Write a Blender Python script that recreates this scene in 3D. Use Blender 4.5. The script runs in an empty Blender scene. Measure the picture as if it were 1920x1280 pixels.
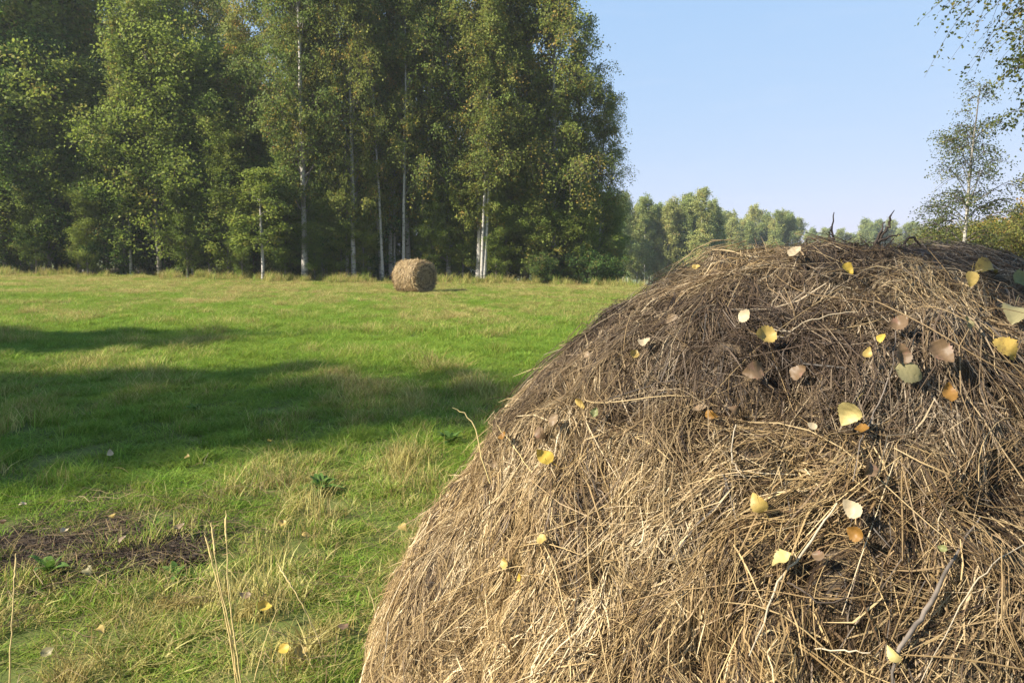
import bpy, math, random
import numpy as np
from mathutils import Vector, Matrix, Euler
from mathutils.bvhtree import BVHTree

SC = bpy.context.scene
COL = SC.collection
R = np.random.default_rng(7)
random.seed(7)

# ------------------------------------------------------------------ camera, sky, sun, exposure
EYE = 1.45
FPX, PITCH = 1423.0, math.atan((640 - 487) / 1423.0)
cam = bpy.data.cameras.new('camera')
cam.sensor_width = 36.0
cam.lens = 36.0 * FPX / 1920.0
cam.clip_start = 0.02
cam.clip_end = 6000
camo = bpy.data.objects.new('camera', cam)
COL.objects.link(camo)
camo.location = (0, 0, EYE)
camo.rotation_euler = (math.pi / 2 - PITCH, 0, 0)
SC.camera = camo

SUN_EL, SUN_AZ = math.radians(34), math.radians(-112)      # azimuth clockwise from +Y (north)
w = bpy.data.worlds.new('World')
SC.world = w
w.use_nodes = True
nt = w.node_tree
bg = nt.nodes['Background']
sky = nt.nodes.new('ShaderNodeTexSky')
sky.sky_type = 'NISHITA'
sky.sun_disc = False
sky.sun_elevation = SUN_EL
sky.sun_rotation = SUN_AZ
sky.altitude = 200
sky.air_density = 1.0
sky.dust_density = 0.2
sky.ozone_density = 3.0
# the whole dome evenly softened: a hazy late-summer sky, paler and flatter than clean air, with faint high cloud
sep = nt.nodes.new('ShaderNodeSeparateColor'); com = nt.nodes.new('ShaderNodeCombineColor')
nt.links.new(sky.outputs[0], sep.inputs[0])
for i, (k, g) in enumerate(((1.483, .41), (2.154, .22), (3.40, .10))):
    pw = nt.nodes.new('ShaderNodeMath'); pw.operation = 'POWER'; pw.inputs[1].default_value = g
    ml = nt.nodes.new('ShaderNodeMath'); ml.operation = 'MULTIPLY'; ml.inputs[1].default_value = k
    nt.links.new(sep.outputs[i], pw.inputs[0]); nt.links.new(pw.outputs[0], ml.inputs[0]); nt.links.new(ml.outputs[0], com.inputs[i])
tcw = nt.nodes.new('ShaderNodeTexCoord'); mpw = nt.nodes.new('ShaderNodeMapping'); mpw.inputs['Scale'].default_value = (2.2, 2.2, 13)
nzw = nt.nodes.new('ShaderNodeTexNoise'); nzw.inputs['Scale'].default_value = 2.4; nzw.inputs['Detail'].default_value = 7; nzw.inputs['Roughness'].default_value = .62
rmw = nt.nodes.new('ShaderNodeValToRGB'); rmw.color_ramp.elements[0].position = .50; rmw.color_ramp.elements[1].position = .82
rmw.color_ramp.elements[1].color = (.12, .12, .12, 1)
nt.links.new(tcw.outputs['Generated'], mpw.inputs[0]); nt.links.new(mpw.outputs[0], nzw.inputs['Vector']); nt.links.new(nzw.outputs['Fac'], rmw.inputs[0])
mul = nt.nodes.new('ShaderNodeMix'); mul.data_type = 'RGBA'; mul.inputs[7].default_value = (3.5, 3.65, 4.0, 1)
nt.links.new(rmw.outputs[0], mul.inputs[0]); nt.links.new(com.outputs[0], mul.inputs[6])
nt.links.new(mul.outputs[2], bg.inputs[0])
bg.inputs[1].default_value = 0.086
sun = bpy.data.lights.new('sun', 'SUN')
sun.energy = 5.0
sun.angle = math.radians(0.6)
sun.color = (1.0, 0.91, 0.76)
suno = bpy.data.objects.new('sun', sun)
COL.objects.link(suno)
ts = Vector((math.cos(SUN_EL) * math.sin(SUN_AZ), math.cos(SUN_EL) * math.cos(SUN_AZ), math.sin(SUN_EL)))
suno.rotation_euler = ts.to_track_quat('Z', 'Y').to_euler()
suno.location = (-30, 0, 40)
SC.view_settings.view_transform = 'Standard'
SC.view_settings.look = 'None'
SC.view_settings.gamma = 1
SC.view_settings.use_curve_mapping = False
SC.view_settings.exposure = 1.5
try:
    SC.cycles.max_bounces = 8
    SC.cycles.transparent_max_bounces = 8
    SC.cycles.volume_bounces = 0
except Exception:
    pass

# ------------------------------------------------------------------ helpers
def smooth(t):
    t = np.clip(t, 0, 1)
    return t * t * (3 - 2 * t)

def gz(x, y):
    """height of the ground"""
    x = np.asarray(x, float); y = np.asarray(y, float)
    z = 0.5 * smooth((-x - 4) / 30) * smooth((y + 10) / 40)
    yy = np.minimum(y, 320)
    z = z - 0.040 * np.maximum(yy - 38, 0) * smooth((x + 6) / 16 + (yy - 60) / 160)
    z = z + 0.018 * np.sin(x * 1.3 + .5) * np.sin(y * 1.1) + 0.012 * np.sin(x * 3.1 + y * 1.7)
    return z

cp, sp = math.cos(PITCH), math.sin(PITCH)
def ray(px, py):
    u, v = (px - 960) / FPX, (640 - py) / FPX
    return Vector((u, cp + v * sp, -sp + v * cp)).normalized()

def ground_at(px, py):
    """the point of the ground seen there in the photograph"""
    d = ray(px, py); t = 0.5; p = Vector((0, 0, EYE))
    while t < 300:
        q = p + d * t
        if q.z < float(gz(q.x, q.y)): break
        t += 0.01 + t * 0.002
    return q

def tag(o, label=None, cat=None, group=None, kind=None):
    if label: o['label'] = label
    if cat: o['category'] = cat
    if group: o['group'] = group
    if kind: o['kind'] = kind
    return o

def link(name, me, mat=None, parent=None):
    o = bpy.data.objects.new(name, me); COL.objects.link(o)
    if mat and me is not None:
        if not me.materials: me.materials.append(mat)
    if parent: o.parent = parent
    return o

def empty(name, loc=(0, 0, 0), rz=0.0):
    o = bpy.data.objects.new(name, None); COL.objects.link(o)
    o.empty_display_size = 0.2
    o.location = loc; o.rotation_euler = (0, 0, rz)
    return o

def np_mesh(name, V, F, attrs=None, smooth_shade=False):
    """mesh from an (N,3) vertex array and a (M,k) face array, or a list of such face arrays"""
    me = bpy.data.meshes.new(name)
    V = np.ascontiguousarray(V, np.float32)
    FL = F if isinstance(F, list) else [F]
    FL = [np.asarray(f, np.int32) for f in FL if len(f)]
    me.vertices.add(len(V)); me.vertices.foreach_set('co', V.ravel())
    nl = sum(f.size for f in FL); nf = sum(len(f) for f in FL)
    me.loops.add(nl); me.polygons.add(nf)
    me.loops.foreach_set('vertex_index', np.concatenate([f.ravel() for f in FL]))
    tot = np.concatenate([np.full(len(f), f.shape[1], np.int32) for f in FL])
    st = np.concatenate([[0], np.cumsum(tot)[:-1]]).astype(np.int32)
    me.polygons.foreach_set('loop_start', st)
    me.polygons.foreach_set('loop_total', tot)
    me.update(calc_edges=True)
    if smooth_shade:
        me.polygons.foreach_set('use_smooth', np.ones(nf, bool))
    for k, a in (attrs or {}).items():
        at = me.attributes.new(k, 'FLOAT', 'POINT')
        at.data.foreach_set('value', np.ascontiguousarray(a, np.float32))
    return me

def norm(a):
    return a / (np.linalg.norm(a, axis=-1, keepdims=True) + 1e-9)

def tubes(P, rad, sides=3):
    """P (N,K,3) polylines, rad (N,K) -> verts, quads"""
    N, K, _ = P.shape
    T = np.empty_like(P)
    T[:, 1:-1] = P[:, 2:] - P[:, :-2]; T[:, 0] = P[:, 1] - P[:, 0]; T[:, -1] = P[:, -1] - P[:, -2]
    T = norm(T)
    ref = np.where(np.abs(T[:, :1, 2:3]) > .9, np.array([1., 0, 0]), np.array([0, 0, 1.]))
    A = norm(np.cross(T, ref)); B = np.cross(T, A)
    ang = np.arange(sides) * 2 * np.pi / sides
    V = P[:, :, None] + rad[:, :, None, None] * (A[:, :, None] * np.cos(ang)[None, None, :, None] + B[:, :, None] * np.sin(ang)[None, None, :, None])
    idx = np.arange(N * K * sides).reshape(N, K, sides)
    a = idx[:, :-1]; b = idx[:, 1:]
    F = np.stack([a, np.roll(a, -1, 2), np.roll(b, -1, 2), b], -1).reshape(-1, 4)
    return V.reshape(-1, 3), F

def ribbons(P, W, S):
    """flat blades: P (N,K,3), half widths W (N,K), side vectors S (N,3) or (N,K,3)"""
    N, K, _ = P.shape
    if S.ndim == 2: S = np.repeat(S[:, None], K, 1)
    V = np.stack([P - S * W[..., None], P + S * W[..., None]], 2)
    idx = np.arange(N * K * 2).reshape(N, K, 2)
    F = np.stack([idx[:, :-1, 0], idx[:, :-1, 1], idx[:, 1:, 1], idx[:, 1:, 0]], -1).reshape(-1, 4)
    return V.reshape(-1, 3), F

class NoiseField:
    """cheap smooth noise: a sum of random plane waves, about -1..1"""
    def __init__(s, scale, n=14, seed=0):
        r = np.random.default_rng(seed)
        k = norm(r.normal(size=(n, 3))) * r.uniform(.5, 1.6, (n, 1)) * 2 * np.pi / scale
        s.k, s.p = k, r.uniform(0, 6.28, n)
        s.a = 1.5 / math.sqrt(n)
    def __call__(s, P):
        return np.sin(P @ s.k.T + s.p).sum(-1) * s.a

# ------------------------------------------------------------------ materials
def new_mat(name):
    m = bpy.data.materials.new(name); m.use_nodes = True
    t = m.node_tree; t.nodes.clear()
    out = t.nodes.new('ShaderNodeOutputMaterial')
    return m, t, out

def nd(t, kind, **kw):
    n = t.nodes.new(kind)
    for k, v in kw.items():
        if k.startswith('i_'): n.inputs[k[2:].replace('_', ' ')].default_value = v
        else: setattr(n, k, v)
    return n

def ramp(t, fac, stops):
    n = t.nodes.new('ShaderNodeValToRGB')
    e = n.color_ramp.elements
    while len(e) < len(stops): e.new(0.5)
    for el, (p, c) in zip(e, stops):
        el.position = p; el.color = (*c, 1)
    t.links.new(fac, n.inputs[0])
    return n.outputs[0]

def mix(t, fac, a, b, mode='MIX'):
    n = t.nodes.new('ShaderNodeMix'); n.data_type = 'RGBA'; n.blend_type = mode
    for s, v in ((n.inputs[0], fac), (n.inputs[6], a), (n.inputs[7], b)):
        if hasattr(v, 'is_linked') or isinstance(v, bpy.types.NodeSocket): t.links.new(v, s)
        elif isinstance(v, (int, float)): s.default_value = v
        else: s.default_value = (*v, 1)
    return n.outputs[2]

def noise(t, vec, scale, detail=4, rough=.6):
    n = nd(t, 'ShaderNodeTexNoise'); n.inputs['Scale'].default_value = scale
    n.inputs['Detail'].default_value = detail; n.inputs['Roughness'].default_value = rough
    if vec is not None: t.links.new(vec, n.inputs['Vector'])
    return n.outputs['Fac']

def math_(t, op, a, b=0.0):
    n = t.nodes.new('ShaderNodeMath'); n.operation = op
    for s, v in ((n.inputs[0], a), (n.inputs[1], b)):
        if isinstance(v, (int, float)): s.default_value = v
        else: t.links.new(v, s)
    return n.outputs[0]

def thin_shader(t, out, color, trans=.35, rough=.55, spec=.3, tcolor=None):
    p = nd(t, 'ShaderNodeBsdfPrincipled')
    p.inputs['Roughness'].default_value = rough
    p.inputs['Specular IOR Level'].default_value = spec
    tr = nd(t, 'ShaderNodeBsdfTranslucent')
    t.links.new(color, p.inputs['Base Color'])
    t.links.new(tcolor or color, tr.inputs['Color'])
    m = nd(t, 'ShaderNodeMixShader'); m.inputs[0].default_value = trans
    t.links.new(p.outputs[0], m.inputs[1]); t.links.new(tr.outputs[0], m.inputs[2])
    t.links.new(m.outputs[0], out.inputs['Surface'])
    return p

def attr(t, name, typ='GEOMETRY'):
    n = nd(t, 'ShaderNodeAttribute'); n.attribute_name = name; n.attribute_type = typ
    return n.outputs['Fac']

def foliage_mat(name, dark, mid, yellow):
    m, t, out = new_mat(name)
    oi = nd(t, 'ShaderNodeObjectInfo')
    tint = attr(t, 'tint')
    c = ramp(t, tint, [(0.0, dark), (0.5, mid), (0.86, tuple(.6 * a + .4 * b for a, b in zip(mid, yellow))), (1.0, yellow)])
    hsv = nd(t, 'ShaderNodeHueSaturation')
    t.links.new(c, hsv.inputs['Color'])
    h = math_(t, 'ADD', math_(t, 'MULTIPLY', oi.outputs['Random'], 0.045), 0.472)
    t.links.new(h, hsv.inputs['Hue'])
    v = math_(t, 'ADD', math_(t, 'MULTIPLY', oi.outputs['Random'], -0.30), 1.17)
    t.links.new(v, hsv.inputs['Value'])
    thin_shader(t, out, hsv.outputs[0], trans=.48, rough=.6, spec=.15)
    return m

M = {}
M['birch_leaf'] = foliage_mat('birch_leaf', (.085, .120, .026), (.205, .250, .052), (.34, .24, .05))
M['aspen_leaf'] = foliage_mat('aspen_leaf', (.075, .120, .022), (.175, .250, .042), (.24, .23, .05))
M['shrub_leaf'] = foliage_mat('shrub_leaf', (.045, .085, .022), (.085, .150, .032), (.22, .18, .05))
M['gold_leaf'] = foliage_mat('gold_leaf', (.10, .13, .035), (.19, .205, .05), (.42, .27, .05))
M['mixed_leaf'] = foliage_mat('mixed_leaf', (.060, .080, .022), (.105, .125, .030), (.36, .26, .05))
M['airy_leaf'] = foliage_mat('airy_leaf', (.065, .085, .032), (.115, .135, .045), (.34, .29, .09))
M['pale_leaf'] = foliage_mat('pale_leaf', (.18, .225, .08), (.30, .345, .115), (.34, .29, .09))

def bark_mat(name, white, dark, amount):
    m, t, out = new_mat(name)
    tc = nd(t, 'ShaderNodeTexCoord')
    mp = nd(t, 'ShaderNodeMapping'); mp.inputs['Scale'].default_value = (2.0, 2.0, 5.0)
    t.links.new(tc.outputs['Object'], mp.inputs['Vector'])
    bands = noise(t, mp.outputs[0], 1.4, 5, .65)
    sep = nd(t, 'ShaderNodeSeparateXYZ'); t.links.new(tc.outputs['Object'], sep.inputs[0])
    low = ramp(t, math_(t, 'MULTIPLY', sep.outputs[2], .5), [(0.0, (.6, .6, .6)), (0.5, (0, 0, 0))])
    lowf = math_(t, 'MULTIPLY', low, .35)
    f = ramp(t, math_(t, 'ADD', bands, lowf), [(amount, (0, 0, 0)), (amount + .10, (1, 1, 1))])
    c = mix(t, f, white, dark)
    fine = noise(t, tc.outputs['Object'], 9, 4)
    c = mix(t, math_(t, 'MULTIPLY', fine, .5), c, tuple(.55 * a for a in white))
    c = mix(t, attr(t, 'thin'), c, (.060, .044, .034))
    p = nd(t, 'ShaderNodeBsdfPrincipled'); p.inputs['Roughness'].default_value = .8
    b = nd(t, 'ShaderNodeBump'); b.inputs['Strength'].default_value = .5; b.inputs['Distance'].default_value = .03
    t.links.new(bands, b.inputs['Height']); t.links.new(b.outputs[0], p.inputs['Normal'])
    t.links.new(c, p.inputs['Base Color']); t.links.new(p.outputs[0], out.inputs['Surface'])
    return m
M['birch_bark'] = bark_mat('birch_bark', (.40, .375, .33), (.04, .045, .04), .55)
M['grey_bark'] = bark_mat('grey_bark', (.22, .20, .16), (.05, .045, .035), .56)

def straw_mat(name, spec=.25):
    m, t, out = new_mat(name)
    tint, age_shade = attr(t, 'tint'), attr(t, 'age_shade')
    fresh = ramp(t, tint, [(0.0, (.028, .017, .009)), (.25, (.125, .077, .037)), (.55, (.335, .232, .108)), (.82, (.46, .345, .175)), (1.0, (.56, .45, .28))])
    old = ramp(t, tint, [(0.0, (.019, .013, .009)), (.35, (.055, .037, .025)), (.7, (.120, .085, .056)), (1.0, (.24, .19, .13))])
    c = mix(t, age_shade, fresh, old)  # old tones also carry the painted shade on the big bale's right
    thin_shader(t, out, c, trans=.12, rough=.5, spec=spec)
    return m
M['straw'] = straw_mat('straw')

m, t, out = new_mat('hay_core')
tc = nd(t, 'ShaderNodeTexCoord')
n1 = noise(t, tc.outputs['Object'], 60, 6, .7)
c = ramp(t, n1, [(.3, (.045, .03, .017)), (.7, (.16, .11, .06))])
p = nd(t, 'ShaderNodeBsdfPrincipled'); p.inputs['Roughness'].default_value = .9
b = nd(t, 'ShaderNodeBump'); b.inputs['Strength'].default_value = 1; b.inputs['Distance'].default_value = .02
t.links.new(n1, b.inputs['Height']); t.links.new(b.outputs[0], p.inputs['Normal'])
t.links.new(c, p.inputs['Base Color']); t.links.new(p.outputs[0], out.inputs['Surface'])
M['hay_core'] = m

def grass_mat(name):
    m, t, out = new_mat(name)
    dry = attr(t, 'dry', 'INSTANCER'); tint = attr(t, 'tint')
    oi = nd(t, 'ShaderNodeObjectInfo')
    g = ramp(t, tint, [(0.0, (.095, .175, .018)), (.6, (.205, .305, .036)), (1.0, (.32, .38, .07))])
    d = ramp(t, tint, [(0.0, (.20, .15, .05)), (.5, (.41, .33, .11)), (1.0, (.54, .46, .20))])
    # a tuft is part green, part dry: the drier the place, the more of its blades are straw coloured
    f = math_(t, 'GREATER_THAN', dry, attr(t, 'share'))
    f2 = math_(t, 'ADD', math_(t, 'MULTIPLY', f, .82), math_(t, 'MULTIPLY', dry, .15))
    c = mix(t, f2, g, d)
    hsv = nd(t, 'ShaderNodeHueSaturation'); t.links.new(c, hsv.inputs['Color'])
    t.links.new(math_(t, 'ADD', math_(t, 'MULTIPLY', oi.outputs['Random'], .03), .487), hsv.inputs['Hue'])
    t.links.new(math_(t, 'ADD', math_(t, 'MULTIPLY', oi.outputs['Random'], .4), .8), hsv.inputs['Value'])
    thin_shader(t, out, hsv.outputs[0], trans=.45, rough=.6, spec=.12)
    return m
M['grass_blade'] = grass_mat('grass_blade')

def ground_mat(name, stops, scale):
    m, t, out = new_mat(name)
    tc = nd(t, 'ShaderNodeTexCoord')
    a = noise(t, tc.outputs['Object'], scale, 8, .65)
    bb = noise(t, tc.outputs['Object'], scale * 14, 4, .6)
    f = math_(t, 'ADD', math_(t, 'MULTIPLY', a, .6), math_(t, 'MULTIPLY', bb, .4))
    c = ramp(t, f, stops)
    p = nd(t, 'ShaderNodeBsdfPrincipled'); p.inputs['Roughness'].default_value = .95
    p.inputs['Specular IOR Level'].default_value = .1
    b = nd(t, 'ShaderNodeBump'); b.inputs['Strength'].default_value = .6; b.inputs['Distance'].default_value = .05
    t.links.new(f, b.inputs['Height']); t.links.new(b.outputs[0], p.inputs['Normal'])
    t.links.new(c, p.inputs['Base Color']); t.links.new(p.outputs[0], out.inputs['Surface'])
    return m
M['turf'] = ground_mat('turf', [(.3, (.055, .062, .018)), (.5, (.085, .105, .026)), (.7, (.15, .14, .05))], 1.2)
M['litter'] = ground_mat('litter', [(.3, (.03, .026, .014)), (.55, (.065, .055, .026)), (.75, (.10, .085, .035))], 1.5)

def plain(name, col, rough=.7, var=.35, scale=30, trans=0.0):
    m, t, out = new_mat(name)
    tc = nd(t, 'ShaderNodeTexCoord')
    n = noise(t, tc.outputs['Object'], scale, 5, .65)
    c = mix(t, ramp(t, n, [(.35, (0, 0, 0)), (.65, (1, 1, 1))]), tuple(x * (1 - var) for x in col), tuple(min(1, x * (1 + var)) for x in col))
    thin_shader(t, out, c, trans=trans, rough=rough, spec=.25)
    return m
M['twig'] = plain('twig', (.060, .045, .036), scale=40)
M['stem_pale'] = plain('stem_pale', (.33, .275, .195), scale=25, var=.25)
M['stem_grey'] = plain('stem_grey', (.115, .095, .078), scale=25, var=.45)
M['stem_straw'] = plain('stem_straw', (.64, .50, .23), scale=25, var=.25, trans=.15)
M['weed'] = plain('weed', (.09, .16, .028), scale=12, var=.3, trans=.35)

def leaf_mat(name, col, spot, amount):
    m, t, out = new_mat(name)
    tc = nd(t, 'ShaderNodeTexCoord')
    n = noise(t, tc.outputs['Object'], 55, 4, .7)
    n2 = noise(t, tc.outputs['Object'], 190, 3, .6)
    f = ramp(t, n, [(amount, (0, 0, 0)), (amount + .14, (1, 1, 1))])
    c = mix(t, f, col, spot)
    wv = nd(t, 'ShaderNodeTexWave'); wv.wave_type = 'BANDS'; wv.bands_direction = 'DIAGONAL'
    wv.inputs['Scale'].default_value = 75; wv.inputs['Distortion'].default_value = 1.5
    t.links.new(tc.outputs['Object'], wv.inputs['Vector'])
    c = mix(t, math_(t, 'MULTIPLY', wv.outputs['Fac'], .22), c, tuple(x * .6 for x in col))
    c = mix(t, math_(t, 'MULTIPLY', n2, .35), c, tuple(x * .7 for x in col))
    thin_shader(t, out, c, trans=.25, rough=.5, spec=.3)
    return m
LEAF = {
    'yellow': leaf_mat('leaf_yellow', (0.38, 0.275, 0.085), (.45, .24, .06), .60),
    'bright': leaf_mat('leaf_bright', (0.47, 0.33, 0.055), (.50, .26, .05), .62),
    'lemon': leaf_mat('leaf_lemon', (0.47, 0.385, 0.16), (.60, .45, .16), .62),
    'amber': leaf_mat('leaf_amber', (0.24, 0.125, 0.028), (.18, .09, .03), .55),
    'cream': leaf_mat('leaf_cream', (0.42, 0.34, 0.22), (.50, .36, .20), .58),
    'tan': leaf_mat('leaf_tan', (0.23, 0.165, 0.1), (.32, .20, .11), .55),
    'pink': leaf_mat('leaf_pink', (.155,.102,.058), (.28, .15, .11), .55),
    'olive': leaf_mat('leaf_olive', (0.25, 0.22, 0.11), (.30, .25, .13), .56),
    'green': leaf_mat('leaf_green', (0.185, 0.195, 0.08), (.40, .34, .12), .60),
    'spotted': leaf_mat('leaf_spotted', (0.37, 0.255, 0.06), (.12, .07, .03), .54),
}

# ------------------------------------------------------------------ ground
def sheet(name, xs, ys, dz, mat, label=None):
    X, Y = np.meshgrid(xs, ys)
    V = np.stack([X, Y, gz(X, Y) + dz], -1).reshape(-1, 3)
    nx, ny = len(xs), len(ys)
    i = np.arange(nx * ny).reshape(ny, nx)
    F = np.stack([i[:-1, :-1], i[:-1, 1:], i[1:, 1:], i[1:, :-1]], -1).reshape(-1, 4)
    o = link(name, np_mesh(name, V, F, smooth_shade=True), mat)
    return tag(o, kind='structure')
gx = np.concatenate([[-3000, -1200, -500, -250, -120], np.arange(-70, 70.1, 1.0), [120, 250, 500, 1200, 3000]])
gy = np.concatenate([[-1500, -400, -120, -60, -30], np.arange(-16, 90, 1.0), np.arange(95, 340, 8), [400, 600, 1000, 2000, 3000]])
sheet('ground', gx, gy, 0.0, M['turf'])
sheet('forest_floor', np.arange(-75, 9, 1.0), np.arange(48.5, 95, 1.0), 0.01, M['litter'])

# ------------------------------------------------------------------ haze
HAZE = 0.00042
hv = [(x, y, z) for z in (-16.0, 34.0) for x, y in ((-420, -60), (420, -60), (420, 420), (-420, 420))]
hz = link('haze', np_mesh('haze', np.array(hv, float), np.array([[3, 2, 1, 0], [4, 5, 6, 7], [0, 1, 5, 4], [1, 2, 6, 5], [2, 3, 7, 6], [3, 0, 4, 7]])))
m, t, out = new_mat('haze')
pv = nd(t, 'ShaderNodeVolumePrincipled'); pv.inputs['Color'].default_value = (.86, .91, 1.0, 1)
pv.inputs['Density'].default_value = HAZE; pv.inputs['Anisotropy'].default_value = .2
t.links.new(pv.outputs[0], out.inputs['Volume'])
hz.data.materials.append(m); tag(hz, kind='stuff')

# ------------------------------------------------------------------ grass (instanced tufts, one object)
def tuft_mesh(name, n, h, rad, seed, lean=.5, wid=.0022):
    r = np.random.default_rng(seed)
    K = 4
    base = np.stack([r.normal(0, rad * .5, n), r.normal(0, rad * .5, n), np.full(n, -.015)], -1)
    az = r.uniform(0, 2 * np.pi, n)
    d = np.stack([np.cos(az), np.sin(az), 0 * az], -1)
    hh = h * r.uniform(.45, 1.15, n)
    ln = hh * lean * r.uniform(.1, 1.5, n)
    s = np.linspace(0, 1, K)
    P = base[:, None] + d[:, None] * (ln[:, None] * s ** 1.8)[..., None] + np.array([0, 0, 1.])[None, None] * (hh[:, None] * (s - .25 * lean * s ** 3))[..., None]
    W = wid * r.uniform(.6, 1.5, n)[:, None] * np.array([.8, 1, .75, .12])[None]
    a2 = az + np.pi / 2 + r.normal(0, .5, n)
    S = np.stack([np.cos(a2), np.sin(a2), 0 * a2], -1)
    V, F = ribbons(P, W, S)
    return np_mesh(name, V, F, {'tint': np.repeat(r.random(n), K * 2), 'share': np.repeat(r.uniform(.05, .95, n), K * 2)})

def scatter(name, meshes, mat, pts, rotz, scl, dry, pick, tilt=None, zs=None):
    """one stuff object: tuft meshes instanced on given points with geometry nodes"""
    src = bpy.data.collections.new(name + '_blades')
    for i, me in enumerate(meshes):
        if not me.materials: me.materials.append(mat)
        src.objects.link(bpy.data.objects.new('%s_tuft_%02d' % (name, i), me))
    me = bpy.data.meshes.new(name)
    me.vertices.add(len(pts)); me.vertices.foreach_set('co', np.ascontiguousarray(pts, np.float32).ravel())
    def put(n, a, ty='FLOAT', f='value'):
        at = me.attributes.new(n, ty, 'POINT'); at.data.foreach_set(f, np.ascontiguousarray(a).ravel())
    rot = np.zeros((len(pts), 3), np.float32); rot[:, 2] = rotz
    if tilt is not None: rot[:, :2] = tilt
    put('rot', rot, 'FLOAT_VECTOR', 'vector')
    s3 = np.repeat(np.asarray(scl, np.float32)[:, None], 3, 1)
    if zs is not None: s3[:, 2] *= zs
    put('scl', s3, 'FLOAT_VECTOR', 'vector')
    put('dry', np.asarray(dry, np.float32)); put('pick', np.asarray(pick, np.int32), 'INT')
    me.materials.append(mat)
    o = link(name, me)
    g = bpy.data.node_groups.new(name + '_nodes', 'GeometryNodeTree')
    g.interface.new_socket('Geometry', in_out='INPUT', socket_type='NodeSocketGeometry')
    g.interface.new_socket('Geometry', in_out='OUTPUT', socket_type='NodeSocketGeometry')
    N = g.nodes.new
    gi, go = N('NodeGroupInput'), N('NodeGroupOutput')
    m2p = N('GeometryNodeMeshToPoints')
    ci = N('GeometryNodeCollectionInfo'); ci.inputs['Collection'].default_value = src
    ci.inputs['Separate Children'].default_value = True; ci.inputs['Reset Children'].default_value = True
    iop = N('GeometryNodeInstanceOnPoints'); iop.inputs['Pick Instance'].default_value = True
    def na(n, ty):
        a = N('GeometryNodeInputNamedAttribute'); a.data_type = ty; a.inputs['Name'].default_value = n
        return a.outputs['Attribute']
    L = g.links.new
    L(gi.outputs[0], m2p.inputs['Mesh']); L(m2p.outputs['Points'], iop.inputs['Points'])
    L(ci.outputs[0], iop.inputs['Instance']); L(na('pick', 'INT'), iop.inputs['Instance Index'])
    L(na('rot', 'FLOAT_VECTOR'), iop.inputs['Rotation']); L(na('scl', 'FLOAT_VECTOR'), iop.inputs['Scale'])
    L(iop.outputs[0], go.inputs[0])
    md = o.modifiers.new('scatter', 'NODES'); md.node_group = g
    return tag(o, kind='stuff')

BX, BY = 0.667, 1.555                                  # the foreground bale's centre
nf4 = NoiseField(.32, seed=4)
nf1, nf2, nf3 = NoiseField(2.2, seed=1), NoiseField(7.0, seed=2), NoiseField(.7, seed=3)
def grass_points(dens, y0, y1, r, xl=.80, xr=.80, pad=2.0):
    n = int(dens * (y1 - y0) * ((xl + xr) * y1 + 2 * pad))
    x = r.uniform(-xl * y1 - pad, xr * y1 + pad, n); y = r.uniform(y0, y1, n)
    k = (x > -xl * np.maximum(y, 0) - pad) & (x < xr * np.maximum(y, 0) + pad)
    k &= ((x - BX) ** 2 + (y - BY) ** 2 > .80 ** 2)
    return x[k], y[k]
X, Y, S = [], [], []
rg = np.random.default_rng(11)
for dens, y0, y1, s in ((330, .6, 4.5, .8), (260, 4.5, 8, .95), (120, 8, 14, 1.2), (55, 14, 26, 1.5), (26, 26, 52, 1.9)):
    x, y = grass_points(dens, y0, y1, rg)
    X.append(x); Y.append(y); S.append(np.full(len(x), s))
X, Y, S = map(np.concatenate, (X, Y, S))
# the matted strip of old hay keeps most of the grass off
hs = [ground_at(px, py) for px, py in ((-40, 1040), (120, 1035), (230, 1022), (345, 1045))]
def strip_dist(X, Y):
    d = np.full(X.shape, 9.0)
    for a, b in zip(hs[:-1], hs[1:]):
        ab = np.array([b.x - a.x, b.y - a.y]); L2 = (ab ** 2).sum()
        t = np.clip(((X - a.x) * ab[0] + (Y - a.y) * ab[1]) / L2, 0, 1)
        d = np.minimum(d, np.hypot(X - a.x - t * ab[0], Y - a.y - t * ab[1]))
    return d
P3 = np.stack([X, Y, 0 * X], -1)
big, mid_, fine_ = nf2(P3), nf1(P3), nf3(P3)
sd = strip_dist(X, Y)
thin = rg.random(len(X)) < np.clip(.55 - .5 * nf4(P3) * 1.0, .35, 1)
keep = (sd > .22 + .20 * fine_) | (rg.random(len(X)) < .26)
dry = .06 + .17 * mid_ + .12 * big + .12 * fine_
dry += .38 * smooth((6.2 - Y) / 2.6) * smooth((X + 2.6) / 1.5) + .12 * smooth((4.6 - Y) / 2)   # yellowing round the bale
dry += .48 * smooth((Y - 16) / 26) + .10 * smooth((X + 8) / 14) * smooth((Y - 9) / 8)          # and towards the trees
for px_, py_, rad_, amp_ in ((355, 566, 1.6, .55), (690, 562, 1.8, .4), (735, 718, .8, .5), (560, 552, 2.2, .3), (880, 590, 1.5, .3), (120, 590, 1.6, .25), (640, 905, .45, .3), (480, 860, .3, .35), (860, 700, .7, .25)):
    g_ = ground_at(px_, py_)
    dry += amp_ * np.exp(-((X - g_.x) ** 2 + ((Y - g_.y) / 1.0) ** 2) / rad_ ** 2) * (.7 + .6 * fine_)
hgt = (.60 + .12 * mid_ + .15 * fine_) * (1 - .35 * smooth((Y - 10) / 20))
hgt *= np.where(Y > 46, 1.6, 1.0)
near = smooth((8.5 - Y) / 3)
hgt *= 1 + near * (.20 * fine_ + .12 * nf4(P3)); dry += near * (.16 * nf4(P3) + .06)
hgt *= 1 - .5 * smooth(((X - BX) ** 2 + (Y - BY) ** 2 < 1.2) * 1.0)
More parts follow.
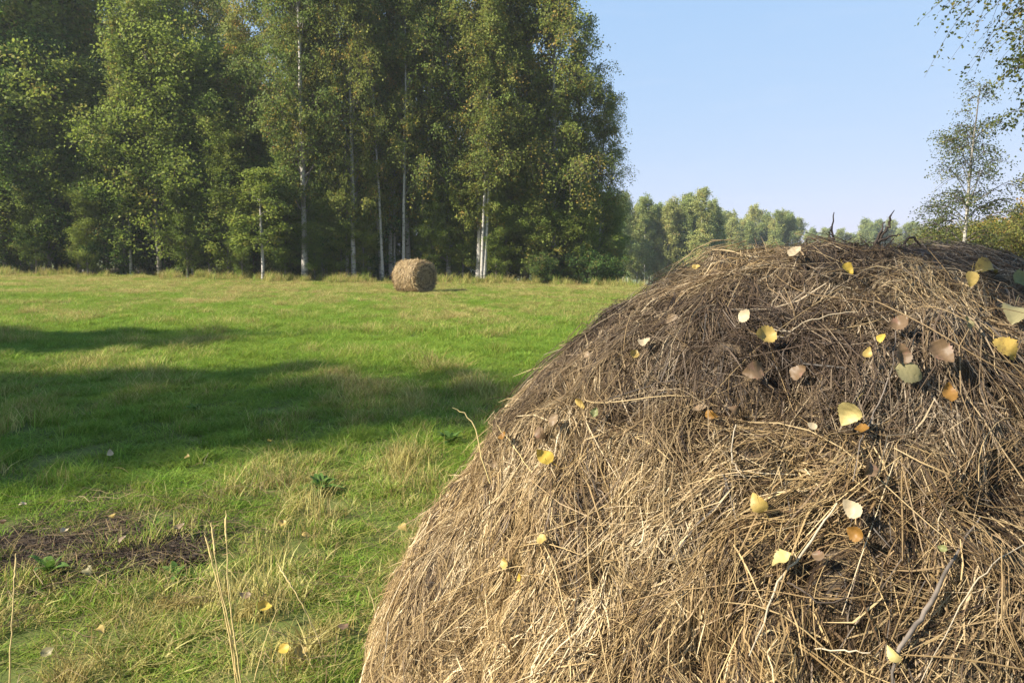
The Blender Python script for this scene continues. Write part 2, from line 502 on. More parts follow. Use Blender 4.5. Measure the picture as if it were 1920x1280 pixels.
tufts = [tuft_mesh('grass_tuft', 34, h, .085, 100 + i, lean=l, wid=wd) for i, (h, l, wd) in enumerate(((.15, .6, .0021), (.18, .8, .0018), (.13, .5, .0026), (.20, .9, .0017), (.16, 1.1, .0020), (.12, .8, .0030)))]
k = keep
keep &= thin | (Y > 8)
k = keep
scatter('grass', tufts, M['grass_blade'], np.stack([X, Y, gz(X, Y)], -1)[k], rg.uniform(0, 6.28, k.sum()), (S * np.clip(rg.normal(1, .18, len(X)), .5, 1.6))[k],
        np.clip(dry, .02, .95)[k], rg.integers(0, 6, k.sum()), zs=np.clip(hgt, .35, 2)[k])
# tall dry grass along the edge of the wood, and round the far bale
n = 5200
x = rg.uniform(-42, 12, n); e = rg.exponential(1.0, n) * rg.choice([-1, 1], n, p=[.35, .65])
y = 47.0 + .6 * np.sin(x * .7) + .8 * np.sin(x * .23 + 1) + e
kk = (nf1(np.stack([x, y, 0 * x + 3], -1)) + .6 * nf2(np.stack([x, y, 0 * x + 3], -1)) > .05) & (x < 9)
x, y = x[kk], y[kk]
ttall = [tuft_mesh('tall_tuft', 26, h * .9, .16, 200 + i, lean=.55, wid=.0055) for i, h in enumerate((.45, .6, .75))]
scatter('dry_grass', ttall, M['grass_blade'], np.stack([x, y, gz(x, y)], -1), rg.uniform(0, 6.28, len(x)), rg.uniform(.45, 1.25, len(x)),
        np.clip(rg.normal(.60, .25, len(x)), .1, .95), rg.integers(0, 3, len(x)))

# ------------------------------------------------------------------ trees
def leaf_faces(C, size, r, up=.35, N0=None):
    """rhombic leaves at centres C"""
    n = len(C)
    a = norm(r.normal(size=(n, 3))); nrm = norm(r.normal(size=(n, 3)) + np.array([0, 0, up])) if N0 is None else norm(N0 + .55 * r.normal(size=(n, 3)))
    a = norm(np.cross(nrm, a)); b = np.cross(nrm, a)
    L = size * r.uniform(.6, 1.3, (n, 1)); Wd = L * r.uniform(.36, .48, (n, 1))
    V = np.stack([C - a * L * .5, C + b * Wd - a * L * .06, C + a * L * .5, C - b * Wd - a * L * .06], 1)
    return V.reshape(-1, 3), np.arange(n * 4).reshape(n, 4)

def tree_meshes(name, seed, H, cb, Rc, nprim, leaves, leaf, elev=(30, 60), droop=.5, hang=.6, r0=None, lean=0.0, yellow=.08, twl=1.0, shape=.6, spread=.12, fork=False):
    r = np.random.default_rng(seed)
    r0 = r0 or H * .0085
    K = 10
    s = np.linspace(0, 1, K)
    wob = np.cumsum(r.normal(0, .012 * H / K * 2, (K, 2)), 0); wob -= wob[0]
    T = np.zeros((K, 3)); T[:, :2] = wob; T[:, 0] += lean * H * (s ** 1.3); T[:, 2] = H * s - .15 * (s == 0)
    def at(tt):
        return np.stack([np.interp(tt, s, T[:, i]) for i in range(3)], -1)
    rad = r0 * (1.25 - .25 * np.minimum(s * 12, 1)) * (1 - s) ** .85 + .008
    VT, FT = tubes(T[None], rad[None], 8)
    vs, fs, off = [VT], [FT], len(VT)
    thin = [np.repeat(np.clip((s - .55) / .4, 0, .8), 8)]
    # limbs
    u = np.sort(r.random(nprim) ** .9); tt = cb + (.985 - cb) * u
    az = np.arange(nprim) * 2.4 + r.normal(0, .5, nprim)
    Lp = Rc * (1 - u) ** shape * np.minimum(1, (u + .18) / .40) * r.uniform(.5, 1.3, nprim) * (1 + .34 * np.sin(u * r.uniform(9, 17) + az + r.uniform(0, 6))) + .25
    el = np.radians(r.uniform(elev[0], elev[1], nprim)) * (.75 + .4 * u)
    K2 = 6; q = np.linspace(0, 1, K2)
    d = np.stack([np.cos(az), np.sin(az), 0 * az], -1)
    B0 = at(tt)
    dr = droop * (1 - .55 * u)
    def limb(qq):          # (nprim, n) -> points
        return B0[:, None] + d[:, None] * (Lp[:, None] * np.cos(el)[:, None] * qq)[..., None] + np.array([0, 0, 1.]) * (Lp[:, None] * (np.sin(el)[:, None] * qq * 1.35 - dr[:, None] * qq ** 2.4))[..., None]
    PB = limb(np.repeat(q[None], nprim, 0)); PB[:, 1:-1] += r.normal(0, .05, PB[:, 1:-1].shape) * Lp[:, None, None] * .35
    rb = np.clip(np.interp(tt, s, rad) * .42, .008, .09)
    VB, FB = tubes(PB, rb[:, None] * (1 - .85 * q)[None], 4)
    vs.append(VB); fs.append(FB + off); off += len(VB)
    thin.append(np.tile(np.repeat(np.clip(.35 + q * 1.2, 0, 1), 4), nprim))
    # twigs with leaves
    cnt = np.maximum(3, (Lp / Lp.mean() * 11 * twl)).astype(int)
    ip = np.repeat(np.arange(nprim), cnt); nt_ = len(ip)
    qq = r.uniform(.18, 1.0, nt_) ** .8
    TB = np.stack([limb(np.repeat(qq[None], 1, 0).repeat(1, 0)[:, [i]].repeat(nprim, 0))[ip[i], 0] for i in range(0)]) if False else None
    Bq = B0[ip] + d[ip] * (Lp[ip] * np.cos(el)[ip] * qq)[:, None] + np.array([0, 0, 1.]) * (Lp[ip] * (np.sin(el)[ip] * qq * 1.35 - dr[ip] * qq ** 2.4))[:, None]
    a2 = az[ip] + r.normal(0, 1.0, nt_)
    d2 = np.stack([np.cos(a2), np.sin(a2), r.normal(.15, .35, nt_)], -1)
    lt = (.35 + .28 * Lp[ip]) * r.uniform(.5, 1.3, nt_)
    q4 = np.linspace(0, 1, 4)
    PT = Bq[:, None] + d2[:, None] * (lt[:, None] * q4 * .8)[..., None] - np.array([0, 0, 1.]) * (hang * lt[:, None] * q4 ** 1.8)[..., None]
    VW, FW = tubes(PT, np.full((nt_, 4), .007) * np.array([1.2, 1, .7, .4]), 3)
    vs.append(VW); fs.append(FW + off); thin.append(np.ones(len(VW)))
    per = max(2, leaves // nt_)
    il = np.repeat(np.arange(nt_), r.poisson(per, nt_))
    s2 = r.uniform(.1, 1.05, len(il))
    C = Bq[il] + d2[il] * (lt[il] * s2 * .8)[:, None] - np.array([0, 0, 1.]) * (hang * lt[il] * s2 ** 1.8)[:, None] + r.normal(0, spread, (len(il), 3)) * np.array([1, 1, .8])
    C = C[C[:, 2] > .15] if False else C
    tn = norm(np.stack([np.cos(a2), np.sin(a2), np.full(nt_, .55)], -1) * .8 + .8 * r.normal(size=(nt_, 3)))
    VL, FL = leaf_faces(C, leaf, r, N0=tn[il])
    tw = np.clip(r.normal(.42, .17, nt_), 0, .8)
    yl = r.random(nt_) < yellow
    tw = np.where(yl, r.uniform(.85, 1, nt_), tw)
    tint = np.clip(tw[il] + r.normal(0, .09, len(il)), 0, 1)
    return np_mesh(name + '_trunk', np.concatenate(vs), fs, {'thin': np.concatenate(thin)}, smooth_shade=True), np_mesh(name + '_crown', VL, FL, {'tint': np.repeat(tint, 4)})

KIND = {}
def kind(key, n, bark, leafm, **kw):
    KIND[key] = []
    for i in range(n):
        tm, cm = tree_meshes(key, 1000 + 37 * i + sum(map(ord, key)), **kw)
        tm.materials.append(M[bark]); cm.materials.append(M[leafm])
        KIND[key].append((tm, cm, kw['H']))
kind('tall', 3, 'birch_bark', 'birch_leaf', H=22, cb=.15, Rc=3.7, nprim=115, leaves=33000, leaf=.13, elev=(35, 72), droop=.38, hang=.62, r0=.17, yellow=.12, spread=.16, shape=.36)
kind('weeping', 2, 'birch_bark', 'birch_leaf', H=20, cb=.05, Rc=3.7, nprim=125, leaves=38000, leaf=.125, elev=(30, 70), droop=.50, hang=.85, r0=.15, yellow=.12, spread=.16, shape=.36)
kind('slim', 2, 'birch_bark', 'birch_leaf', H=20, cb=.24, Rc=1.9, nprim=70, leaves=13000, leaf=.125, elev=(40, 72), droop=.3, hang=.6, r0=.105, yellow=.12, spread=.14, shape=.5)
kind('pole', 2, 'birch_bark', 'birch_leaf', H=21, cb=.30, Rc=2.0, nprim=70, leaves=14000, leaf=.125, elev=(40, 72), droop=.3, hang=.6, r0=.12, yellow=.14, spread=.15, shape=.4)
kind('bushy', 3, 'grey_bark', 'aspen_leaf', H=14, cb=.05, Rc=2.9, nprim=110, leaves=33000, leaf=.135, elev=(32, 72), droop=.15, hang=.30, r0=.09, yellow=.07, spread=.20, shape=.34)
kind('sapling', 2, 'birch_bark', 'aspen_leaf', H=6.5, cb=.22, Rc=1.5, nprim=34, leaves=8000, leaf=.12, elev=(20, 45), droop=.25, hang=.3, r0=.075, yellow=.04, spread=.12)
kind('shrub', 3, 'grey_bark', 'shrub_leaf', H=3.0, cb=.02, Rc=1.6, nprim=34, leaves=6500, leaf=.13, elev=(20, 65), droop=.3, hang=.3, r0=.03, yellow=.06, spread=.16, shape=.36)
kind('gold', 2, 'grey_bark', 'gold_leaf', H=3.4, cb=.03, Rc=1.7, nprim=34, leaves=7500, leaf=.10, elev=(25, 65), droop=.3, hang=.4, r0=.03, yellow=.06, spread=.14, shape=.45)
kind('airy', 1, 'birch_bark', 'airy_leaf', H=6.7, cb=.20, Rc=1.35, nprim=50, leaves=12500, leaf=.056, elev=(30, 60), droop=.35, hang=.5, r0=.060, yellow=.07, spread=.11, shape=.75)
kind('near', 1, 'birch_bark', 'mixed_leaf', H=18, cb=.14, Rc=3.2, nprim=90, leaves=56000, leaf=.075, elev=(25, 62), droop=.45, hang=.7, r0=.13, yellow=.14, spread=.06, twl=1.8)
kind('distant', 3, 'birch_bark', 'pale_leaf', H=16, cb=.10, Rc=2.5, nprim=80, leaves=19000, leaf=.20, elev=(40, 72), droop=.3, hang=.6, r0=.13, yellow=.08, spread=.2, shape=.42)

kind('pruned', 1, 'birch_bark', 'birch_leaf', H=15.5, cb=.62, Rc=2.6, nprim=44, leaves=30000, leaf=.12, elev=(20, 65), droop=.0, hang=.15, r0=.12, yellow=.1, spread=.12)  # crown raised so that it shades only the bale's upper right

def plant(key, name, x, y, H, label, cat, group=None, rz=None, sx=1.0, tilt=(0, 0), var=None, crown=None):
    v = KIND[key][(var if var is not None else int(R.integers(0, 99))) % len(KIND[key])]
    o = empty(name, (x, y, float(gz(x, y))), R.uniform(0, 6.28) if rz is None else rz)
    o.rotation_euler = (tilt[0], tilt[1], o.rotation_euler.z) if tilt == (0, 0) else Matrix.Rotation(tilt[1], 3, 'Y').to_euler()
    if tilt != (0, 0):
        o.rotation_euler = (Matrix.Rotation(tilt[1], 3, 'Y') @ Matrix.Rotation(tilt[0], 3, 'X') @ Matrix.Rotation(rz or 0, 3, 'Z')).to_euler()
    s = H / v[2]; o.scale = (s * sx, s * sx, s)
    link('trunk' if cat != 'shrub' else 'stems', v[0], None, o)
    link('crown', v[1], None, o)
    return tag(o, label, cat, group)

def px2x(px, y): return (px - 960) / FPX * (y * cp + 1.2 * sp)

GT = 'birches and aspens of the wood at the far side of the meadow'
front = [  # key, px, y, H, sx, tilt about Y, label
    ('bushy', 18, 50, 21, 1.1, 0, 'dark leafy tree at the extreme left end of the wood'),
    ('bushy', 118, 52, 23, 1.05, 0, 'tall dark aspen second from the left end of the wood'),
    ('bushy', 205, 50.5, 13, 1.0, 0, 'lower dark tree just left of the bright yellow-green crown'),
    ('bushy', 300, 48.5, 17, 1.15, 0, 'bright yellow-green bushy tree standing out before the dark left part of the wood'),
    ('bushy', 395, 49, 13, 1.15, 0, 'full green tree between the bright yellow-green crown and the small white-stemmed sapling'),
    ('sapling', 493, 46.3, 6.6, 1.3, 0, 'small sunlit sapling with one white stem at the edge of the wood'),
    ('tall', 571, 47.9, 25, .9, .005, 'tallest straight white birch trunk, right behind the small sapling'),
    ('tall', 604, 49.2, 23, .75, -.01, 'slender birch close to the tallest straight white trunk'),
    ('tall', 664, 48.3, 22, .8, .01, 'birch with pale trunk midway between the tallest trunk and the distant bale'),
    ('tall', 716, 49.5, 20, .8, -.035, 'white birch leaning left behind the left side of the distant bale'),
    ('tall', 733, 50.5, 22, .8, .02, 'birch twinned with the one that leans left behind the distant bale'),
    ('tall', 768, 51, 23, .9, -.01, 'white birch rising directly behind the distant hay bale'),
    ('tall', 788, 53.5, 22, .8, .03, 'pale birch just right of the one rising directly behind the distant bale'),
    ('weeping', 842, 50.5, 21, .95, .01, 'birch with hanging boughs to the right of the distant hay bale'),
    ('tall', 897, 49.5, 22, 1.05, .035, 'white birch trunk leaning right in the shade, halfway from distant bale to end of wood'),
    ('tall', 926, 51.5, 23, 1.0, .03, 'dark trunked birch beside the leaning white birch in shade'),
    ('weeping', 985, 52, 23, 1.05, .0, 'broad drooping birch with grey-green hanging sprays'),
    ('weeping', 1036, 50.5, 21.5, 1.05, .01, 'tall drooping birch whose top breaks out against the sky'),
    ('weeping', 1078, 52.5, 17.5, .95, .02, 'birch one before the end of the wood, shorter than its neighbour'),
    ('weeping', 1122, 52, 13.6, .95, .02, 'rounded yellowish birch forming the right end of the wood against the sky'),
    ('bushy', 1152, 57, 6.0, .9, 0, 'low leafy tree filling the foot of the right end of the wood'),
]
for i, (key, px, y, H, sx, tl, lab) in enumerate(front):
    plant(key, {'tall': 'birch_tree', 'weeping': 'birch_tree', 'bushy': 'aspen_tree', 'sapling': 'birch_sapling'}[key], px2x(px, y), y, H, lab, 'tree', GT, rz=i * 1.7, sx=sx, tilt=(0, tl), var=i)
LB = 'birch standing deep inside the wood behind the front row of trunks'
rt = np.random.default_rng(21)
for i in range(30):
    px = 20 + i * 37 + rt.uniform(-16, 16)
    if i % 3 and 430 < px < 820: continue
    y = 57 + (i % 3) * 6.5 + rt.uniform(-2, 2)
    H = rt.uniform(20, 25) * (1 - .50 * smooth((px - 940) / 190))
    plant('weeping' if i % 3 == 1 else 'tall', 'birch_tree', px2x(px, y), y, H, LB, 'tree', 'birches deep inside the wood', sx=rt.uniform(.85, 1.1))
LA = 'leafy young aspen filling the lower storey of the wood on the left half'
for i in range(17):
    px = -30 + i * 37 + rt.uniform(-14, 14); y = 51.5 + (i % 2) * 2.5 + rt.uniform(-1, 1)
    plant('bushy', 'aspen_tree', px2x(px, y), y, rt.uniform(8, 15), LA, 'tree', 'young aspens of the lower storey', sx=rt.uniform(.85, 1.1))
for i, (px, y, H) in enumerate(((10, 49, 12), (95, 49.5, 15), (150, 50, 13), (420, 50.5, 14), (480, 51, 13), (545, 49.6, 11), (605, 48.4, 6), (628, 49.8, 9.5), (682, 48.8, 5.5), (700, 50.6, 9), (752, 52, 8), (812, 49.5, 6), (868, 50.2, 8.5), (930, 49.3, 6), (1000, 50, 8), (1090, 50.2, 7.5), (620, 51.5, 10), (700, 53, 9), (860, 51, 8), (950, 50.5, 9), (1050, 51, 8), (70, 48.6, 7.5), (165, 48.2, 6.0), (236, 49, 9.5), (352, 48, 7.0), (430, 48.4, 9.5), (455, 47.6, 4.5), (535, 48.6, 7.5), (590, 48.2, 5.5), (640, 48.8, 6.5))):
    plant('bushy', 'aspen_tree', px2x(px, y), y, H, 'FRONT', 'tree', 'leafy growth along the front of the wood', sx=rt.uniform(1.0, 1.3), var=i)
for i, (px, y, H, tl) in enumerate(((62, 49.9, 17, 0), (246, 48.6, 16, 0), (362, 49.3, 15, .01), (452, 49.6, 17, .0), (528, 49.4, 18, -.015), (575, 48.6, 22, .0), (612, 49.6, 20, -.01), (652, 48.9, 21, .01), (692, 50, 20, .015), (756, 48.9, 21, .02), (806, 50.5, 19, .01), (908, 48.6, 19, .045))):
    plant('slim', 'birch_tree', px2x(px, y), y, H, 'SLIM', 'tree', 'slim white birches along the front of the wood', rz=i * 1.3, sx=rt.uniform(.85, 1.1), tilt=(0, tl), var=i)
for i, (px, y, H, tl) in enumerate(((248, 49.2, 14, 0), (571, 49.0, 23, .003), (600, 50.4, 21, -.008), (664, 49.6, 20, .02), (718, 48.6, 19, -.04), (740, 50.5, 20, .02), (903, 48.6, 19, .045))):
    plant('pole', 'birch_tree', px2x(px, y), y, H, 'POLE', 'tree', 'bare-stemmed birches at the front of the wood', rz=i * 2.1, sx=(.6, .9, .7, .7, .85, .65, .9)[i], tilt=(0, tl), var=i)
LW = ''
for i, (px, y, H) in enumerate(((975, 52.5, 5.5), (1010, 51.5, 4.2), (1060, 52, 6.5), (1098, 51.5, 5.0), (1132, 53, 6.0), (845, 53, 4.5), (690, 52.5, 4.0))):
    plant('bushy', 'aspen_tree', px2x(px, y), y, H, 'LOW%d' % i, 'tree', 'low trees under the right part of the wood', sx=1.35)
LS = 'dark leafy shrub in the shade along the foot of the wood'
for i in range(36):
    px = -20 + i * 33 + rt.uniform(-14, 14); y = 49.3 + rt.uniform(-.8, 2.2)
    if 690 < px < 980: y += 5
    H = rt.uniform(1.6, 4.2) * (1.0 if px < 680 else .75)
    plant('shrub', 'forest_shrub', px2x(px, y), y, H, LS, 'shrub', 'shrubs along the foot of the wood', sx=rt.uniform(.8, 1.2))

for i in range(34):
    px = 430 + i * 21.5 + rt.uniform(-9, 9); y = 72 + (i % 4) * 6 + rt.uniform(-2, 2)
    if i % 2 and px < 830: continue
    plant('bushy', 'aspen_tree', px2x(px, y), y, rt.uniform(8, 13), 'leafy young aspen far back in the wood, filling the gaps between the birch trunks', 'tree', 'young aspens at the back of the wood', sx=1.15)

SHORT = [(px, n_) for px, n_ in zip([f_[1] for f_ in front], (
    'leftmost dark tree', 'second dark aspen', 'lower dark tree', 'bright yellow-green crown', 'full green tree', 'white-stemmed sapling',
    'tallest white trunk', 'slender birch', 'pale middle birch', 'birch leaning left', 'its twin birch', 'birch behind distant bale', 'pale birch beside it',
    'birch with hanging boughs', 'birch leaning right', 'dark trunked birch', 'broad grey-green birch', 'birch topping into sky', 'shorter end birch', 'yellowish end birch', 'low end tree'))]
def tell_apart(group, what):
    """labels by the two front trees between which a tree of the group is seen, and by depth"""
    obs = [o for o in COL.objects if o.get('group') == group]
    slots = {}
    for o in obs:
        px = 960 + FPX * o.location.x / (o.location.y * cp + 1.2 * sp)
        k_ = sum(px > p_ for p_, _ in SHORT)
        slots.setdefault(k_, []).append(o)
    for k_, ol in slots.items():
        ol.sort(key=lambda o: o.location.y)
        words_ = {1: [''], 2: ['nearer ', 'farther '], 3: ['nearest ', 'middle ', 'farthest ']}.get(len(ol)) or ['nearest ', 'second nearest ', 'second farthest ', 'farthest '][:len(ol)] + ['']*9
        for o, w_ in zip(ol, words_):
            if k_ == 0: o['label'] = w_ + what + ' left of the ' + SHORT[0][1]
            elif k_ == len(SHORT): o['label'] = w_ + what + ' right of the ' + SHORT[-1][1]
            else: o['label'] = w_ + what + ' between ' + SHORT[k_ - 1][1] + ' and ' + SHORT[k_][1]
tell_apart('birches deep inside the wood', 'deep-set birch')
tell_apart('young aspens of the lower storey', 'young leafy aspen')
tell_apart('shrubs along the foot of the wood', 'dark shrub')
tell_apart('young aspens at the back of the wood', 'back-row aspen')
tell_apart('leafy growth along the front of the wood', 'foremost leafy aspen')
tell_apart('slim white birches along the front of the wood', 'slim pale birch')
tell_apart('bare-stemmed birches at the front of the wood', 'bare-stemmed birch')
tell_apart('low trees under the right part of the wood', 'low bushy tree')
ORD = 'first second third fourth fifth sixth seventh eighth ninth tenth eleventh twelfth thirteenth fourteenth fifteenth sixteenth seventeenth eighteenth nineteenth twentieth twenty-first twenty-second twenty-third twenty-fourth twenty-fifth twenty-sixth twenty-seventh twenty-eighth'.split()

# far belts of trees beyond the meadow
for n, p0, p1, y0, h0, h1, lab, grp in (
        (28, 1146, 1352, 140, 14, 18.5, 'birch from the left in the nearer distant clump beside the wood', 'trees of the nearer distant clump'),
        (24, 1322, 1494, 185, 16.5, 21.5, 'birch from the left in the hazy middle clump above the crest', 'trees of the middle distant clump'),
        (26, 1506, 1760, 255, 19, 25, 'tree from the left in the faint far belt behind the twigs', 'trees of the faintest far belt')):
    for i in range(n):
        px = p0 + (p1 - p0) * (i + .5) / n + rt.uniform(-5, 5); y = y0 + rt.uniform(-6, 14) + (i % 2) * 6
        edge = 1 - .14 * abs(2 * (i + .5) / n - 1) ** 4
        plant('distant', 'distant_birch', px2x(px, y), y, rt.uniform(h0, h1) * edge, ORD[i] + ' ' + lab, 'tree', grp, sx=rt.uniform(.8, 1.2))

# right edge
plant('airy', 'young_birch', px2x(1792, 21), 21, 6.1, 'slim young birch with a thin white stem and sparse airy leaves at the right', 'tree', rz=1.0, sx=1.0, tilt=(0, .035))
plant('near', 'birch_tree', px2x(2108, 16), 16, 18, 'large birch reaching in from the right edge with yellowing hanging boughs', 'tree', rz=2.2, sx=1.0)
for i, (px, H) in enumerate(((1722, 2.0), (1752, 2.5), (1790, 2.7), (1832, 2.8), (1868, 2.8), (1905, 3.2), (1950, 3.6), (2010, 3.6))):
    y = 33 + (i % 3) * 2
    plant('gold', 'willow_shrub', px2x(px, y), y, H, ORD[i] + ' yellow-green shrub from the left behind the right end of the crest', 'shrub', 'yellow-green shrubs on the right', sx=1.1)

# trees to the left of the picture that throw the long shadows over the meadow
for i, (x, y, H, k_) in enumerate(((-31.8, 4.9, 17.5, 'tall'), (-28.3, 4.0, 16.4, 'bushy'), (-26.5, -.3, 17.2, 'tall'), (-29.9, -1.5, 18, 'bushy'), (-24.4, -2.2, 17.3, 'bushy'))):
    plant(k_, 'birch_tree' if k_ == 'tall' else 'aspen_tree', x, y, H, ORD[i] + ' tree southwards in the row west of the meadow that shades the grass', 'tree', 'trees west of the meadow', sx=.9, var=i)
plant('pruned', 'birch_tree', -9.8, -3.7, 15.2, 'unseen birch west of the bale, placed so its high crown shades the right half', 'tree', 'trees west of the meadow', rz=.4)  # unseen tree, put here to shade the right of the bale

# ------------------------------------------------------------------ the foreground bale
BA, BR, BHL, BC, BZ = .792, .729, .765, .629, .71
def bale_base():
    prof = []
    for r_ in np.linspace(0, BR - BC, 8)[:-1]: prof.append((-BHL, r_))
    for a in np.linspace(0, np.pi / 2, 34): prof.append((-BHL + BC - BC * np.cos(a), BR - BC + BC * np.sin(a)))
    for s_ in np.linspace(-BHL + BC, BHL - .3, 30)[1:]: prof.append((s_, BR))
    for a in np.linspace(np.pi / 2, 0, 12)[1:]: prof.append((BHL - .3 + .3 * np.cos(a), BR - .3 + .3 * np.sin(a)))
    for r_ in np.linspace(BR - .3, 0, 6)[1:]: prof.append((BHL, r_))
    prof = np.array(prof); nth = 150
    th = np.arange(nth) * 2 * np.pi / nth
    s_ = prof[:, 0][:, None] + 0 * th; r_ = prof[:, 1][:, None]
    ax = np.array([math.cos(BA), math.sin(BA), 0]); sd_ = np.array([-math.sin(BA), math.cos(BA), 0])
    P = np.array([BX, BY, BZ]) + s_[..., None] * ax + (r_ * np.cos(th))[..., None] * sd_ + (r_ * np.sin(th))[..., None] * np.array([0, 0, 1.])
    wv = np.interp(P[..., 2], [0, .4, .65, .8, .95, 1.1, 1.25, 1.4], [.358, .251, .149, .096, .047, .005, -.005, .007])   # the heap has slumped outwards
    D = P - np.array([BX, BY, 0]); D[..., 2] = 0
    P = P + norm(D) * wv[..., None]
    C = np.array([BX, BY, BZ * .8])
    nn = norm(P - C)
    lum = .004 * NoiseField(.42, seed=25)(P) + .007 * NoiseField(.17, seed=6)(P) + .010 * NoiseField(.075, seed=8)(P)
    lum = lum + .055 * np.exp(-((P - np.array([1.16, 1.92, 1.42])) ** 2).sum(-1) / .30 ** 2) + .034 * np.exp(-((P - np.array([.48, 1.45, 1.40])) ** 2).sum(-1) / .26 ** 2)
    P = P + nn * (lum - .012)[..., None]
    P[..., 2] = np.maximum(P[..., 2], -.03)
    m_ = len(prof); i = np.arange(m_ * nth).reshape(m_, nth)
    F = np.stack([i[:-1], np.roll(i[:-1], -1, 1), np.roll(i[1:], -1, 1), i[1:]], -1).reshape(-1, 4)
    return P.reshape(-1, 3), F
BV, BF = bale_base()
bale = empty('hay_bale', (BX, BY, 0))
tag(bale, 'huge weathered round hay bale filling the right foreground, strewn with fallen leaves', 'hay bale', 'round hay bales on the meadow')
off = np.array([BX, BY, 0])
core = link('bale_core', np_mesh('bale_core', BV - off, BF, smooth_shade=True), M['hay_core'], bale)
tris = np.concatenate([BF[:, :3], BF[:, [0, 2, 3]]])
# drop degenerate pole triangles
A_, B_, C_ = BV[tris[:, 0]], BV[tris[:, 1]], BV[tris[:, 2]]
NRM = np.cross(B_ - A_, C_ - A_); AREA = np.linalg.norm(NRM, axis=1)
ok = AREA > 1e-9; tris, NRM, AREA = tris[ok], norm(NRM[ok]), AREA[ok]
cen = BV[tris].mean(1)
flip = ((cen - np.array([BX, BY, BZ])) * NRM).sum(1) < 0
NRM[flip] *= -1
BVH = BVHTree.FromPolygons([Vector(v) for v in BV], [tuple(int(a) for a in t_) for t_ in tris])
bc = np.array([BX, BY, BZ])

def on_surface(P):
    Q = np.empty_like(P); N_ = np.empty_like(P)
    for i, p_ in enumerate(P):
        l_, n_, _, _ = BVH.find_nearest(Vector(p_))
        Q[i] = l_; N_[i] = n_
    f_ = ((Q - bc) * N_).sum(1) < 0
    N_[f_] *= -1
    return Q, N_

def sample(n, r, focus=True):
    c_ = np.array([0, 0, EYE]) - cen
    facing = (norm(c_) * NRM).sum(1)
    wgt = AREA * np.where(facing > -.15, 1.0, .25) if focus else AREA.copy()
    if focus: wgt *= np.where(cen[:, 2] < .35, .35, 1.0) * np.where(cen[:, 1] > 2.1, .6, 1.0)
    wgt *= (cen[:, 2] > .02)
    i = r.choice(len(tris), n, p=wgt / wgt.sum())
    a, b_ = r.random(n), r.random(n); sw = a + b_ > 1; a[sw], b_[sw] = 1 - a[sw], 1 - b_[sw]
    V_ = BV[tris[i]]
    return V_[:, 0] + a[:, None] * (V_[:, 1] - V_[:, 0]) + b_[:, None] * (V_[:, 2] - V_[:, 0]), NRM[i]

def tangent(d_, n_):
    return norm(d_ - (d_ * n_).sum(-1, keepdims=True) * n_)

fc, fd = NoiseField(.10, seed=14), NoiseField(.045, seed=15)
fa, fb = NoiseField(.55, seed=12), NoiseField(.22, seed=13)
def flow(P, N_, r, spread):
    """the lie of the hay: down the slope, swung by slow noise, diagonal on the side that looks right"""
    ax = np.array([math.cos(BA), math.sin(BA), 0.])
    g_ = np.array([0, 0, -1.]) + np.array([-.12, -.30, 0]) * (N_[:, 2:3] > .5)
    d_ = tangent(np.repeat(g_[None], len(P), 0) if g_.ndim == 1 else g_, N_)
    s_ = (P - bc) @ ax
    rgt = smooth((s_ + .25) / .5)
    ang = (.30 + .30 * rgt) * fa(P) + (.28 + .2 * rgt) * fb(P) + .9 * rgt + r.normal(0, spread, len(P))
    b_ = np.cross(N_, d_)
    return norm(d_ * np.cos(ang)[:, None] - b_ * np.sin(ang)[:, None])

def walk(P, N_, D, L, K, lift, r, wob=.12, endlift=.0):
    """polylines that creep over the bale: (n,K,3) and normals (n,K,3)"""
    n_ = len(P); out_, no_ = [], []
    q, nn, d_ = P.copy(), N_.copy(), D.copy()
    for k_ in range(K):
        out_.append(q.copy()); no_.append(nn.copy())
        if k_ == K - 1: break
        b_ = np.cross(nn, d_)
        d_ = norm(d_ + b_ * r.normal(0, wob, n_)[:, None])
        q, nn = on_surface(q + d_ * (L / (K - 1))[:, None]); d_ = tangent(d_, nn)
    P_, N2 = np.stack(out_, 1), np.stack(no_, 1)
    s_ = np.linspace(0, 1, K)
    h_ = lift[:, None] + endlift * (np.abs(s_ - .5) * 2)[None] ** 3 if np.isscalar(endlift) else lift[:, None] + endlift[:, None] * (s_[None] ** 2)
    return P_ + N2 * h_[..., None], N2

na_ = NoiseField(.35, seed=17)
def age_and_shade(P):
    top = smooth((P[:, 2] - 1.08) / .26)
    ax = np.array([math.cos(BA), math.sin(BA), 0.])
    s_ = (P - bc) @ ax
    return np.clip(.06 + .80 * top + .24 * na_(P) + .95 * smooth((s_ + .18) / .45), 0, 1)  # top and noise are weathering; the darkening to the right is painted shade

rh = np.random.default_rng(31)
SV, SF, ST, SA = [], [], [], []
soff = 0
def add_straw(V_, F_, tint, age_shade):
    global soff
    SV.append(V_); SF.append(F_ + soff); ST.append(tint); SA.append(age_shade); soff += len(V_)
